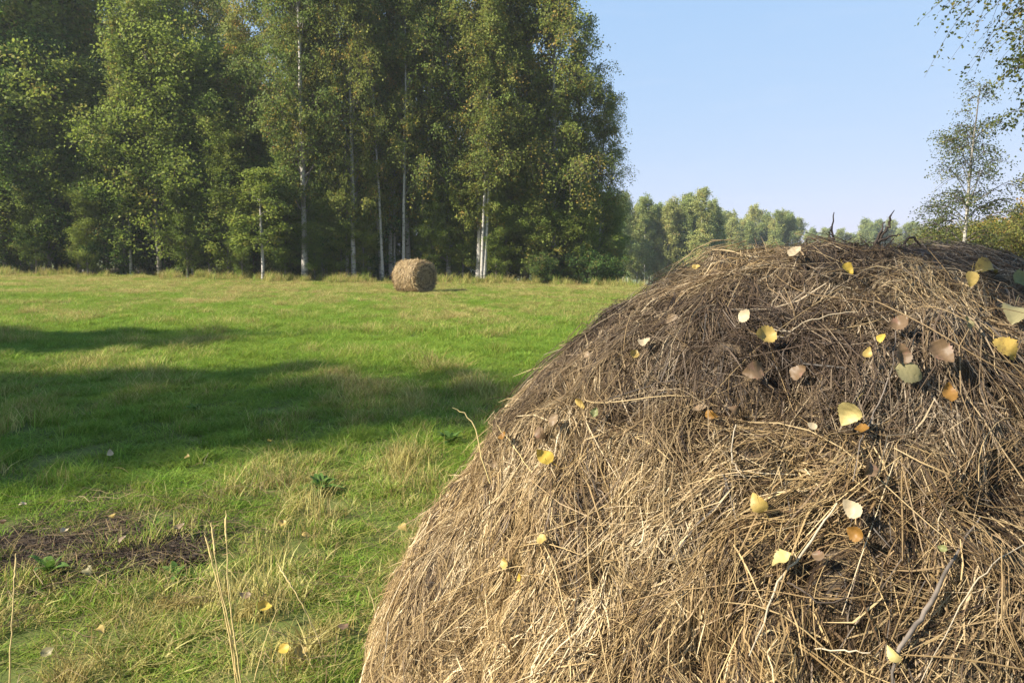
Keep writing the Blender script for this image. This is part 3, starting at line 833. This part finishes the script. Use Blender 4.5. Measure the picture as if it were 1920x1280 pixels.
# loose layer: long straws and short chaff
for n, kk, wmul, chaotic, lo in ((60000, (4.0, .032), .85, .12, .004), (122000, (2.6, .012), 1.05, .42, .0)):
    K = 4 if n < 80000 else 3
    P, N_ = sample(n, rh)
    D = flow(P, N_, rh, .27)
    chaos = rh.random(n) < chaotic
    D[chaos] = tangent(rh.normal(size=(chaos.sum(), 3)), N_[chaos])
    L = rh.gamma(kk[0], kk[1], n).clip(.012, .25)
    lift = rh.uniform(.0, .015, n) + lo
    PL, NL = walk(P, N_, D, L, K, lift, rh, .06, endlift=np.where(rh.random(n) < .12, rh.uniform(.0, .030, n), rh.uniform(-.008, .006, n)))
    wd = rh.gamma(4, .00015, n).clip(.0003, .0017) * wmul
    T_ = norm(PL[:, 1] - PL[:, 0]); B_ = np.cross(NL[:, 0], T_)
    roll = rh.normal(0, .7, n)
    S_ = norm(B_ * np.cos(roll)[:, None] + NL[:, 0] * np.sin(roll)[:, None])
    V_, F_ = ribbons(PL, wd[:, None] * np.array([.7, 1, 1, .5] if K == 4 else [.7, 1, .6])[None], S_)
    tint = np.clip(rh.beta(2.2, 2.4, n) + .14 * fb(P) + .17 * fc(P) + .10 * fd(P), 0, 1); age_shade = age_and_shade(P)
    add_straw(V_, F_, np.repeat(tint, K * 2), np.repeat(age_shade, K * 2))
# locks: bundles of hay that lie together, proud of the rest
nl = 240; per = 56
P0, N0 = sample(nl, rh)
D0 = flow(P0, N0, rh, .55)
idx = np.repeat(np.arange(nl), per); n = len(idx)
B0 = np.cross(N0, D0)
wl = rh.uniform(.010, .030, nl)
Pq = P0[idx] + B0[idx] * (rh.normal(0, 1, n) * wl[idx])[:, None] + D0[idx] * rh.normal(0, .06, n)[:, None]
Pq, Nq = on_surface(Pq)
Dq = tangent(D0[idx] + .12 * rh.normal(size=(n, 3)), Nq)
L = rh.uniform(.10, .29, nl)[idx] * rh.uniform(.6, 1.2, n)
K = 5
PL, NL = walk(Pq, Nq, Dq, L, K, rh.uniform(.002, 1, n) * rh.uniform(.012, .038, nl)[idx], rh, .03, endlift=rh.uniform(-.012, .012, n))
wd = rh.gamma(4, .00013, n).clip(.0003, .0011)
V_, F_ = tubes(PL, wd[:, None] * np.array([.6, 1, 1, .8, .35])[None], 3)
tl = np.clip(rh.beta(2.2, 2.2, nl)[idx] * .5 + rh.beta(2.2, 2.2, n) * .5, 0, 1)
add_straw(V_, F_, np.repeat(tl, K * 3), np.repeat(age_and_shade(Pq), K * 3))
# fuzz along the outline
n = 5000; K = 4
P, N_ = sample(n, rh)
D = norm(flow(P, N_, rh, .6) + N_ * rh.uniform(.05, .55, n)[:, None])
s_ = np.linspace(0, 1, K); L = rh.gamma(3, .018, n).clip(.02, .16)
PL = P[:, None] + D[:, None] * (L[:, None] * s_)[..., None] + N_[:, None] * .006 + np.array([0, 0, -1.]) * (.25 * L[:, None] * s_ ** 2)[..., None]
V_, F_ = ribbons(PL, rh.uniform(.0005, .0013, n)[:, None] * np.array([1, 1, .8, .3])[None], norm(np.cross(D, rh.normal(size=(n, 3)))))
add_straw(V_, F_, np.repeat(rh.beta(2.5, 2, n), K * 2), np.repeat(age_and_shade(P), K * 2))
V_, F_ = np.concatenate(SV) - off, SF
so = link('straw', np_mesh('straw', V_, F_, {'tint': np.concatenate(ST), 'age_shade': np.concatenate(SA)}), M['straw'], bale)
tag(so, kind='stuff')
# the stalks that stand out one by one
n = 210; K = 8
P, N_ = sample(n * 3, rh)
v_ = (P - np.array([0, 0, EYE])); vis = ((-norm(v_)) * N_).sum(1) > .15
P, N_ = P[vis][:n], N_[vis][:n]; n = len(P)
D = flow(P, N_, rh, .75)
L = rh.uniform(.10, .40, n)
PL, NL = walk(P, N_, D, L, K, rh.uniform(.018, .030, n), rh, .012, endlift=rh.uniform(-.015, .02, n))
for _ in range(3): PL[:, 1:-1] = .25 * PL[:, :-2] + .5 * PL[:, 1:-1] + .25 * PL[:, 2:]
wd = rh.uniform(.0005, .0011, n)
ag = age_and_shade(P) * .6
for i in range(n):
    V_, F_ = tubes(PL[i:i + 1], wd[i] * np.array([[.8, 1, 1, 1, 1, .9, .8, .5]]), 4)
    tt = rh.uniform(.35, .85)
    link('stalk', np_mesh('stalk', V_ - off, F_, {'tint': np.full(len(V_), tt), 'age_shade': np.full(len(V_), ag[i])}, True), M['straw'], bale)

def hit(px, py):
    """the point of the bale seen there in the photograph, and its normal"""
    l_, n_, _, _ = BVH.ray_cast(Vector((0, 0, EYE)), ray(px, py))
    if l_ is None: return None, None
    if n_.dot(l_ - Vector(bc)) < 0: n_ = -n_
    return l_, n_

# ------------------------------------------------------------------ fallen leaves
def leaf_mesh(seed, curl, fold):
    r = np.random.default_rng(seed)
    nu = 17; us = np.linspace(0, 1, nu)
    half = np.sin(np.pi * us ** .72) ** .8 * .40
    half[0] = 0; half[-1] = 0
    half = half * (1 + .055 * np.where(np.arange(nu) % 2 == 0, 1, -1)) * (1 + r.normal(0, .045, nu)) * r.uniform(.8, 1.12)
    cols = np.array([-1, -.5, 0, .5, 1.])
    X_ = np.repeat((us - .5)[:, None], 5, 1) + np.abs(cols)[None] * .03
    Y_ = half[:, None] * cols[None]
    Z_ = fold * np.abs(Y_) + curl * (X_ ** 2) * r.choice([1, 1, -1]) + r.normal(0, .012, X_.shape) + r.uniform(.02, .06) * np.sin(X_ * r.uniform(5, 11) + r.uniform(0, 6) + Y_ * r.uniform(-8, 8)) + .12 * r.normal() * X_ * Y_
    V_ = np.stack([X_, Y_, Z_], -1).reshape(-1, 3)
    i = np.arange(nu * 5).reshape(nu, 5)
    F_ = np.stack([i[:-1, :-1], i[:-1, 1:], i[1:, 1:], i[1:, :-1]], -1).reshape(-1, 4)
    # the leaf stalk
    s_ = np.linspace(0, 1, 4)
    st = np.stack([-.5 - .42 * s_, .05 * s_ ** 2, .06 * s_], -1)[None]
    VS, FS = tubes(st, np.full((1, 4), .012), 3)
    return np.concatenate([V_, VS]), [F_, FS + len(V_)]

def put_leaf(loc, nrm, size, col, label, seed, tilt=.35, where='leaves lying on the foreground bale', curl=None):
    r = np.random.default_rng(seed)
    V_, F_ = leaf_mesh(seed, r.uniform(.3, 1.2) if curl is None else curl, r.uniform(.1, .75))
    o = link('fallen_leaf', np_mesh('fallen_leaf', V_ * size, F_, smooth_shade=True), LEAF[col])
    z = (Vector(nrm) + Vector(r.normal(0, tilt, 3))).normalized()
    q = z.to_track_quat('Z', 'Y').to_matrix() @ Matrix.Rotation(r.uniform(0, 6.28), 3, 'Z')
    o.rotation_euler = q.to_euler(); o.location = loc
    return tag(o, label, 'leaf', where)

leaves = [
    (1575, 512, 30, 'bright', 'vivid yellow leaf near the bale crest below the straight twig'),
    (1838, 520, 50, 'spotted', 'large golden leaf with brown spots near the right end of the bale crest'),
    (1806, 534, 34, 'yellow', 'small gold leaf tucked against the large spotted golden leaf near the crest'),
    (1412, 601, 34, 'cream', 'pale curled leaf on the upper slope, above the upright golden leaf'),
    (1283, 606, 46, 'tan', 'dull tan leaf high on the left shoulder of the bale'),
    (1418, 652, 54, 'yellow', 'upright curled golden leaf on the upper middle of the bale'),
    (1405, 700, 50, 'pink', 'pinkish brown leaf right below the upright curled golden leaf'),
    (1513, 702, 42, 'pink', 'faded pinkish leaf right of the upright curled golden leaf'),
    (1224, 660, 32, 'cream', 'bright cream leaf on the left shoulder, below the dull tan one'),
    (1182, 684, 26, 'yellow', 'little yellow leaf just left below the bright cream leaf'),
    (1110, 680, 20, 'tan', 'tiny tan leaf closest to the upper left outline of the bale'),
    (1690, 627, 42, 'pink', 'pinkish tan leaf in the shade beneath the arch of dark hay'),
    (1786, 618, 28, 'olive', 'small pale olive leaf in shade, between pinkish tan leaf and broad olive leaf'),
    (1893, 608, 55, 'olive', 'broad pale olive leaf at the right edge of the picture'),
    (1760, 674, 58, 'pink', 'large rosy brown leaf in the shaded right part of the bale'),
    (1862, 664, 54, 'spotted', 'golden leaf with a dark blotch right of the large rosy brown leaf'),
    (1660, 658, 28, 'bright', 'small yellow leaf above the mauve-brown leaf in the shade'),
    (1634, 684, 28, 'yellow', 'small yellow leaf left of the mauve-brown leaf in the shade'),
    (1670, 674, 46, 'pink', 'mauve-brown leaf lying between two small yellow leaves'),
    (1686, 709, 60, 'olive', 'long pale olive leaf casting a dark gap under it'),
    (1765, 746, 42, 'amber', 'orange-brown curled leaf above the band of long hay on the right'),
    (1588, 765, 58, 'lemon', 'big flat light-yellow leaf in the sun, the brightest on the bale'),
    (1110, 757, 42, 'yellow', 'yellow leaf on the left slope above a small pale green leaf'),
    (1118, 777, 24, 'green', 'small pale green leaf on the left slope'),
    (1053, 795, 36, 'tan', 'tan leaf touching a pinkish one on the left slope'),
    (1028, 813, 34, 'pink', 'pinkish leaf left of the tan leaf it touches'),
    (1022, 875, 46, 'bright', 'bright yellow leaf alone on the left slope, half way down'),
    (965, 826, 24, 'amber', 'small orange-brown leaf close to the left outline of the bale'),
    (932, 873, 22, 'tan', 'small tan leaf on the very left outline beside the bright yellow one'),
    (1312, 795, 34, 'tan', 'greyish tan leaf at the start of the dark fold in the middle'),
    (1340, 786, 30, 'amber', 'orange-tan leaf between greyish tan and light orange leaves'),
    (1370, 779, 28, 'pink', 'light orange-pink leaf at the right of a row of three in the middle'),
    (1515, 818, 22, 'cream', 'tiny cream leaf below left of the brightest yellow leaf'),
    (1622, 838, 42, 'amber', 'amber leaf below the brightest light-yellow leaf'),
    (1617, 877, 36, 'pink', 'reddish brown leaf just below the amber leaf'),
    (1432, 945, 48, 'yellow', 'yellow leaf in the sunlit centre of the bale'),
    (1610, 958, 46, 'cream', 'cream toothed leaf right of centre in the lower half of the bale'),
    (1613, 992, 36, 'amber', 'orange-brown leaf half under the cream toothed leaf'),
    (1478, 1085, 50, 'lemon', 'lemon yellow leaf low on the bale beside the pale woody stem'),
    (1548, 1058, 32, 'pink', 'small pink-orange leaf right above the low lemon yellow leaf'),
    (1030, 1028, 32, 'yellow', 'upper of three small yellow leaves low on the left slope'),
    (973, 1060, 30, 'yellow', 'leftmost of three small yellow leaves low on the left slope'),
    (1005, 1082, 22, 'bright', 'lowest of three small yellow leaves low on the left slope'),
    (1683, 1218, 36, 'lemon', 'lemon leaf at the bottom of the bale against the thick grey stem'),
    (1785, 1040, 20, 'green', 'tiny yellow-green leaf beside the upper part of the thick grey stem'),
    (1908, 541, 44, 'green', 'yellow-green leaf at the right picture edge just under the crest'),
    (1310, 521, 22, 'yellow', 'small gold leaf on the upper left rim of the bale'),
    (1480, 491, 34, 'cream', 'flat cream sliver of leaf just under the crest'),
]
for i, (px, py, s_, col, lab) in enumerate(leaves):
    l_, n_ = hit(px, py)
    if l_ is None: continue
    depth = (l_ - Vector((0, 0, EYE))).length
    view = (Vector((0, 0, EYE)) - l_).normalized()
    nn = (n_ * .9 + view * .12).normalized()
    put_leaf(l_ + n_ * .023 + view * .016, nn, s_ / FPX * depth * .78, col, lab, 500 + i, tilt=.17)

gl = [
    (45, 972, 'cream', 'round cream leaf at the upper left end of the old hay strip'), (8, 1012, 'pink', 'pinkish leaf at the left picture edge beside the old hay strip'),
    (122, 1027, 'cream', 'pale leaf lying on the old hay strip, left part'), (232, 1043, 'tan', 'tan leaf lying on the old hay strip, middle part'),
    (213, 998, 'yellow', 'small yellowish leaf on the upper rim of the old hay strip'), (338, 1022, 'tan', 'tan leaf near the right end of the old hay strip'),
    (208, 873, 'cream', 'round cream leaf alone in the shaded grass above the old hay strip'), (352, 880, 'yellow', 'yellow leaf in the shaded grass right of the round cream leaf'),
    (505, 848, 'bright', 'small bright leaf at the lower border of the broad meadow shadow'), (755, 1018, 'yellow', 'yellow leaf in the grass beside the left foot of the bale'),
    (530, 1012, 'yellow', 'yellow leaf in the grass right of the tall stems'), (462, 1155, 'tan', 'tan leaf caught in grass right behind the tall dry stems'),
    (498, 1178, 'bright', 'bright golden leaf in the grass right of the tall dry stems'), (535, 1262, 'bright', 'golden leaf at the very bottom of the picture'),
    (563, 1268, 'yellow', 'yellow leaf at the bottom right beside the golden one'), (645, 1214, 'pink', 'pinkish leaf in the grass near the lower left of the bale'),
    (92, 1268, 'olive', 'olive leaf at the bottom left of the picture'), (190, 1222, 'yellow', 'yellow leaf in the lit grass at the lower left'),
    (575, 1035, 'yellow', 'yellowish leaf in dry grass between tall stems and bale'), (165, 1105, 'olive', 'olive leaf just below the old hay strip'),
]
for i, (px, py, col, lab) in enumerate(gl):
    g = ground_at(px, py)
    r_ = np.random.default_rng(900 + i)
    put_leaf((g.x, g.y, float(gz(g.x, g.y)) + .085), (0, -.45, 1), r_.uniform(.042, .058), col, lab, 900 + i, tilt=.3, where='leaves fallen into the grass')

# ------------------------------------------------------------------ twigs and stems
def tube_thing(name, pts, radii, mat, label, cat, group=None, sub=5, sides=6, extra=()):
    """a bent stem through the given points, with optional side shoots as parts"""
    pts = [Vector(p_) for p_ in pts]
    def curve(pp, rr):
        pp = np.array(pp); rr = np.array(rr); t0 = np.linspace(0, 1, len(pp)); t1 = np.linspace(0, 1, sub * (len(pp) - 1) + 1)
        Q = np.stack([np.interp(t1, t0, pp[:, i]) for i in range(3)], -1)
        for _ in range(2): Q[1:-1] = .25 * Q[:-2] + .5 * Q[1:-1] + .25 * Q[2:]
        Q[1:-1] += np.random.default_rng(len(label)).normal(0, .0012, Q[1:-1].shape)
        return tubes(Q[None], np.interp(t1, t0, rr)[None], sides)
    V_, F_ = curve([p_ - pts[0] for p_ in pts], radii)
    o = link(name, np_mesh(name, V_, F_, smooth_shade=True), mat); o.location = pts[0]
    for ex, er, pn, em in extra:
        V_, F_ = curve([Vector(p_) - pts[0] for p_ in ex], er)
        link(pn, np_mesh(pn, V_, F_, smooth_shade=True), em or mat, o)
    return tag(o, label, cat, group)

def on_bale(path, lift=.03):
    out_ = []
    for px, py in path:
        l_, n_ = hit(px, py)
        if l_ is not None: out_.append(l_ + n_ * lift)
    return out_

def crest(px, py0, back=.0):
    """a foot on the bale near the crest below pixel row py0"""
    for k_ in range(60):
        l_, n_ = hit(px, py0 + k_ * 2)
        if l_ is not None: return l_
    return Vector((BX, BY, 1.4))
def lifted(foot, px, py):
    """the point at the depth of FOOT that is seen at that place"""
    d_ = ray(px, py); t_ = foot.y / d_.y
    return Vector((0, 0, EYE)) + d_ * t_

f = crest(1562, 452)
tube_thing('dry_twig', [f - Vector((0, 0, .03)), lifted(f, 1561, 440), lifted(f, 1564, 398)], [.0026, .0022, .0009], M['twig'], 'straight thin dark twig standing up from the bale crest', 'twig', 'twigs sticking up from the crest',
           extra=[([lifted(f, 1561, 466), lifted(f, 1556, 445), lifted(f, 1558, 425)], [.002, .0015, .0008], 'side_shoot', None)])
f = crest(1636, 456)
tube_thing('dry_twig', [f - Vector((0, 0, .03)), lifted(f, 1652, 440), lifted(f, 1668, 425), lifted(f, 1667, 408), lifted(f, 1677, 394)], [.0028, .0025, .0023, .0019, .0006], M['twig'], 'thick crooked dark twig with a pointed tip on the bale crest', 'twig', 'twigs sticking up from the crest',
           extra=[([lifted(f, 1640, 462), lifted(f, 1647, 442), lifted(f, 1660, 416)], [.003, .0022, .001], 'side_shoot', None),
                  ([lifted(f, 1645, 455), lifted(f, 1668, 444), lifted(f, 1690, 440)], [.003, .0022, .001], 'side_shoot', None)])
f = crest(1690, 452)
tube_thing('dry_twig', [f - Vector((0, 0, .02)), lifted(f, 1700, 444), lifted(f, 1716, 448), lifted(f, 1726, 462)], [.003, .003, .0025, .0015], M['twig'], 'short arched brown twig right of the crooked twig', 'twig', 'twigs sticking up from the crest')
f = crest(1500, 446)
tube_thing('dry_twig', [f - Vector((0, 0, .02)), lifted(f, 1515, 442), lifted(f, 1545, 462)], [.0012, .0012, .0008], M['twig'], 'fine bent twig at the left bump of the crest', 'twig', 'twigs sticking up from the crest')

GS = 'coarse dead stems lying on the hay'
stems = [
    ([(1800, 972), (1768, 1060), (1735, 1150), (1706, 1220), (1684, 1290)], (.0022, .0055, .0075, .0065, .003), 'stem_grey', 'thick split grey weed stem slanting down the lower right of the bale'),
    ([(1570, 945), (1520, 1025), (1475, 1120), (1432, 1205)], (.0022, .0040, .0038, .0022), 'stem_pale', 'pale woody stem running down from the centre past the lemon leaf'),
    ([(1600, 592), (1540, 612), (1480, 632), (1440, 648)], (.0010, .0018, .0024, .0020), 'stem_pale', 'pale straight stem pointing at the upright golden leaf'),
    ([(1690, 640), (1655, 715), (1622, 790), (1598, 850), (1585, 900)], (.0014, .0024, .0028, .0026, .0014), 'stem_grey', 'long grey stem passing right of the brightest yellow leaf'),
    ([(1376, 832), (1388, 870), (1400, 905)], (.0018, .0026, .0014), 'stem_pale', 'short whitish stem upright in the middle of the bale'),
    ([(1920, 1005), (1850, 1060), (1790, 1140), (1740, 1275)], (.0016, .0020, .0018, .0012), 'stem_pale', 'thin pale stem crossing behind the thick split grey stem'),
    ([(1760, 690), (1818, 612), (1870, 672), (1925, 735)], (.0012, .0018, .0018, .0014), 'stem_grey', 'bent grey stem making a peak in the shaded right part'),
    ([(1480, 1100), (1500, 1128), (1560, 1132), (1610, 1112)], (.0024, .0028, .0024, .0012), 'twig', 'dark curved twig under the lemon yellow leaf'),
    ([(1550, 1200), (1590, 1212), (1628, 1220)], (.0020, .0026, .0014), 'stem_pale', 'short whitish stem left of the lowest lemon leaf'),
    ([(752, 1180), (744, 1240), (738, 1300)], (.0022, .0026, .0020), 'stem_pale', 'whitish stem hanging on the lower left foot of the bale'),
    ([(1010, 905), (985, 862), (950, 815)], (.0010, .0015, .0010), 'stem_straw', 'straw stem on the left slope below the small orange-brown leaf'),
]
for path, rr, mt, lab in stems:
    p_ = on_bale(path, .030)
    if len(p_) < 2: continue
    rr = [v * .40 for v in rr[:len(p_)]]
    tube_thing('dead_weed', p_, rr, M[mt], lab, 'stem', GS)
l_, n_ = hit(915, 806)
if l_ is None: l_ = Vector((-.03, 1.0, 1.15))
tube_thing('dead_weed', [l_, lifted(l_, 885, 782), lifted(l_, 848, 764)], [.0010, .0008, .0005], M['stem_straw'], 'single fine straw sticking out of the left outline over the grass', 'stem', GS)

# tall dry grass stems in the lower left
GG = 'tall dry grass stems at the lower left'
def grass_stem(b_px, path, label, head=True, rr=.0028):
    g = ground_at(*b_px); base = Vector((g.x, g.y, float(gz(g.x, g.y)) - .01))
    pts = [base] + [lifted(Vector((0, base.y + .02 * i_, 0)), *p_) for i_, p_ in enumerate(path)]
    extra = []
    if head:
        tip, prev = pts[-1], pts[-2]
        d_ = (tip - prev).normalized()
        extra.append(([tip - d_ * .05, tip - d_ * .02, tip + d_ * .03, tip + d_ * .06], [.0012, .0034, .0030, .0006], 'seed_head', None))
    tube_thing('dry_grass_stem', pts, np.linspace(rr, rr * .45, len(pts)), M['stem_straw'], label, 'grass stem', GG, extra=extra)
grass_stem((446, 1300), [(430, 1190), (410, 1100), (392, 1030)], 'tall straw-coloured stem leaning left, leftmost of the tall cluster')
grass_stem((450, 1300), [(432, 1180), (408, 1080), (400, 1012)], 'straw-coloured stem close beside the leftmost one of the tall cluster')
grass_stem((455, 1300), [(438, 1180), (426, 1080), (424, 990)], 'upright stem of the tall cluster, reaching highest')
grass_stem((620, 1262), [(590, 1180), (560, 1120), (536, 1082)], 'thin pale stem leaning left between the tall cluster and the bale')
grass_stem((600, 1275), [(575, 1230), (560, 1195)], 'short pale stem below the thin leaning one', head=False)
grass_stem((18, 1300), [(20, 1200), (24, 1130), (28, 1070)], 'lone thin stem near the left picture edge')
grass_stem((712, 1180), [(703, 1140), (690, 1098)], 'small pale stem at the left foot of the bale', head=False)
grass_stem((470, 1300), [(500, 1190), (520, 1140)], 'thin stem leaning right out of the tall cluster', head=False, rr=.0018)

# ------------------------------------------------------------------ weeds
def weed(px, py, n_, size, label, seed):
    g = ground_at(px, py); o = empty('meadow_weed', (g.x, g.y, float(gz(g.x, g.y))), 0)
    r = np.random.default_rng(seed)
    nu = 7; us = np.linspace(0, 1, nu)
    W_ = np.sin(np.pi * us ** .8) * .10 + .008; W_[-1] = .004
    for i in range(n_):
        L_ = size * r.uniform(.7, 1.2); el = r.uniform(.5, 1.2)
        X_ = L_ * us * math.cos(el) + .0 * us; Z_ = L_ * (us * math.sin(el) - .45 * us ** 2.2)
        V_ = np.stack([np.stack([X_, -W_ * L_, Z_ + .05 * L_ * W_], -1), np.stack([X_, 0 * W_, Z_], -1), np.stack([X_, W_ * L_, Z_ + .05 * L_ * W_], -1)], 1).reshape(-1, 3)
        i_ = np.arange(nu * 3).reshape(nu, 3)
        F_ = np.stack([i_[:-1, :-1], i_[:-1, 1:], i_[1:, 1:], i_[1:, :-1]], -1).reshape(-1, 4)
        c_ = link('leaf', np_mesh('weed_leaf', V_, F_, smooth_shade=True), M['weed'], o)
        c_.rotation_euler = (r.normal(0, .2), 0, i * 2.4 + r.uniform(-.3, .3)); c_.location = (0, 0, .02)
    return tag(o, label, 'weed', 'leafy weeds in the meadow')
weed(600, 925, 22, .17, 'bright leafy weed in the sunlit grass midway between old hay strip and bale', 1)
weed(845, 835, 22, .19, 'bright leafy weed beside the left outline of the bale', 2)
weed(290, 1000, 8, .10, 'broad-leaved weed growing through the old hay strip', 3)
weed(95, 1085, 7, .17, 'weed with long arched leaves at the left below the old hay strip', 4)
weed(365, 775, 16, .15, 'pale green weed in the shaded meadow', 5)
weed(330, 1090, 10, .11, 'dark green weed at the right lower rim of the old hay strip', 6)

# ------------------------------------------------------------------ strip of old hay on the grass
n = 7800; K = 4
rs = np.random.default_rng(44)
tseg = rs.uniform(0, 3, n); ii = np.minimum(tseg.astype(int), 2); fr = tseg - ii
HS = np.array([[v.x, v.y] for v in hs])
c2 = HS[ii] * (1 - fr)[:, None] + HS[ii + 1] * fr[:, None]
dd = norm(HS[ii + 1] - HS[ii]); ang = np.arctan2(dd[:, 1], dd[:, 0]) + rs.normal(0, .95, n)
c2 = c2 + np.stack([-dd[:, 1], dd[:, 0]], -1) * (rs.normal(0, .2, n) * (1.15 - .28 * tseg) * np.where(rs.random(n) < .25, 2.0, 1.0))[:, None]
L = rs.uniform(.08, .32, n)
s_ = np.linspace(-.5, .5, K)
XY = c2[:, None] + np.stack([np.cos(ang), np.sin(ang)], -1)[:, None] * (L[:, None] * s_)[..., None]
Zs = gz(XY[..., 0], XY[..., 1]) + (.004 + .03 * rs.random(n) ** 1.5)[:, None] + rs.normal(0, .008, (n, K))
V_, F_ = tubes(np.concatenate([XY, Zs[..., None]], -1), rs.uniform(.0009, .002, n)[:, None] * np.ones((1, K)), 3)
n2 = 2600
th2 = rs.uniform(0, 6.28, n2); rr2 = .95 + rs.exponential(.55, n2)
c3 = np.stack([BX + rr2 * np.cos(th2), BY + rr2 * np.sin(th2)], -1)
j_ = rs.random(n2) < .35
c3[j_] = HS[rs.integers(0, 4, j_.sum())] + rs.normal(0, .55, (j_.sum(), 2))
a3 = rs.uniform(0, 6.28, n2); L3 = rs.uniform(.05, .22, n2)
XY3 = c3[:, None] + np.stack([np.cos(a3), np.sin(a3)], -1)[:, None] * (L3[:, None] * s_)[..., None]
Z3 = gz(XY3[..., 0], XY3[..., 1]) + (.02 + .09 * rs.random(n2))[:, None] + rs.normal(0, .012, (n2, K))
V3, F3 = tubes(np.concatenate([XY3, Z3[..., None]], -1), rs.uniform(.0008, .0016, n2)[:, None] * np.ones((1, K)), 3)
F_ = np.concatenate([F_, F3 + len(V_)]); V_ = np.concatenate([V_, V3]); n_all = n + n2
so = link('hay_scraps', np_mesh('hay_scraps', V_, F_, {'tint': np.repeat(np.concatenate([rs.beta(1.4, 3.6, n), rs.beta(1.8, 2.8, n2)]), K * 3), 'age_shade': np.repeat(np.concatenate([rs.uniform(.8, 1, n), rs.uniform(0, .7, n2)]), K * 3)}), M['straw'])
tag(so, 'strip of matted old grey hay lying on the grass', None, None, 'stuff')

# ------------------------------------------------------------------ the distant bale
def far_bale():
    y = 34.0; x = px2x(777, y); Rb, hl = .70, .66
    o = empty('hay_bale', (x, y, float(gz(x, y))), math.radians(-37))
    prof = [(-hl, 0), (-hl, .2), (-hl, .4), (-hl, .60), (-hl + .02, .66), (-hl + .06, Rb)] + [(s, Rb) for s in np.linspace(-hl + .2, hl - .2, 10)] + [(hl - .06, Rb), (hl - .02, .66), (hl, .60), (hl, .4), (hl, .2), (hl, 0)]
    prof = np.array(prof); nth = 64; th = np.arange(nth) * 2 * np.pi / nth
    s_ = prof[:, :1] + 0 * th; r_ = prof[:, 1:]
    P_ = np.stack([s_, r_ * np.cos(th), .68 + r_ * np.sin(th)], -1)
    dd_ = norm(P_ - np.array([0, 0, .68]))
    P_ = P_ + dd_ * (.015 * NoiseField(.6, seed=51)(P_) + .010 * NoiseField(.16, seed=52)(P_))[..., None]
    P_[..., 2] = np.maximum(P_[..., 2], -.02)
    m_ = len(prof); i = np.arange(m_ * nth).reshape(m_, nth)
    F_ = np.stack([i[:-1], np.roll(i[:-1], -1, 1), np.roll(i[1:], -1, 1), i[1:]], -1).reshape(-1, 4)
    PV = P_.reshape(-1, 3)
    link('bale_core', np_mesh('far_core', PV, F_, smooth_shade=True), M['hay_core'], o)
    r = np.random.default_rng(61); n_ = 16000
    wgt = np.ones(len(PV)); ii_ = r.integers(0, len(PV), n_)
    p0 = PV[ii_] + r.normal(0, .03, (n_, 3)); nn_ = norm((p0 - np.array([0, 0, .68])) * np.where(np.abs(p0[:, :1]) > hl - .06, np.array([[1, .25, .25]]), np.array([[.05, 1, 1]])))
    tdir = norm(np.cross(nn_, np.array([1., 0, 0])) + .45 * r.normal(size=(n_, 3)))
    L_ = r.uniform(.08, .26, n_); q = np.linspace(-.5, .5, 3)
    PL_ = p0[:, None] + tdir[:, None] * (L_[:, None] * q)[..., None] + nn_[:, None] * (.012 + .03 * r.random(n_))[:, None, None]
    PL_[..., 2] = np.maximum(PL_[..., 2], -.01)
    nb = 900; tb = r.uniform(0, 6.28, nb); ab = r.uniform(0, 3.14, nb); rb_ = 1 + r.exponential(.16, nb)
    cb_ = np.stack([np.cos(tb) * (hl + .05) * rb_, np.sin(tb) * .55 * rb_], -1); lb = r.uniform(.08, .25, nb)
    PB_ = np.concatenate([cb_[:, None] + np.stack([np.cos(ab), np.sin(ab)], -1)[:, None] * (lb[:, None] * q)[..., None], np.repeat(r.uniform(.03, .14, nb)[:, None, None], 3, 1)], -1)
    PL_ = np.concatenate([PL_, PB_]); tdir = np.concatenate([tdir, np.stack([np.cos(ab), np.sin(ab), 0 * ab], -1)]); nn_ = np.concatenate([nn_, np.repeat([[0, 0, 1.]], nb, 0)]); n_ += nb
    V2, F2 = ribbons(PL_, np.full((n_, 3), .0065) * np.array([.7, 1, .5]), norm(np.cross(tdir, nn_)))
    s2 = link('straw', np_mesh('far_straw', V2, F2, {'tint': np.repeat(r.beta(3.2, 1.8, n_), 6), 'age_shade': np.repeat(r.uniform(0, .25, n_), 6)}), M['straw'], o)
    s2['kind'] = 'stuff'
    tag(o, 'small golden round hay bale standing far off before the wood', 'hay bale', 'round hay bales on the meadow')
far_bale()
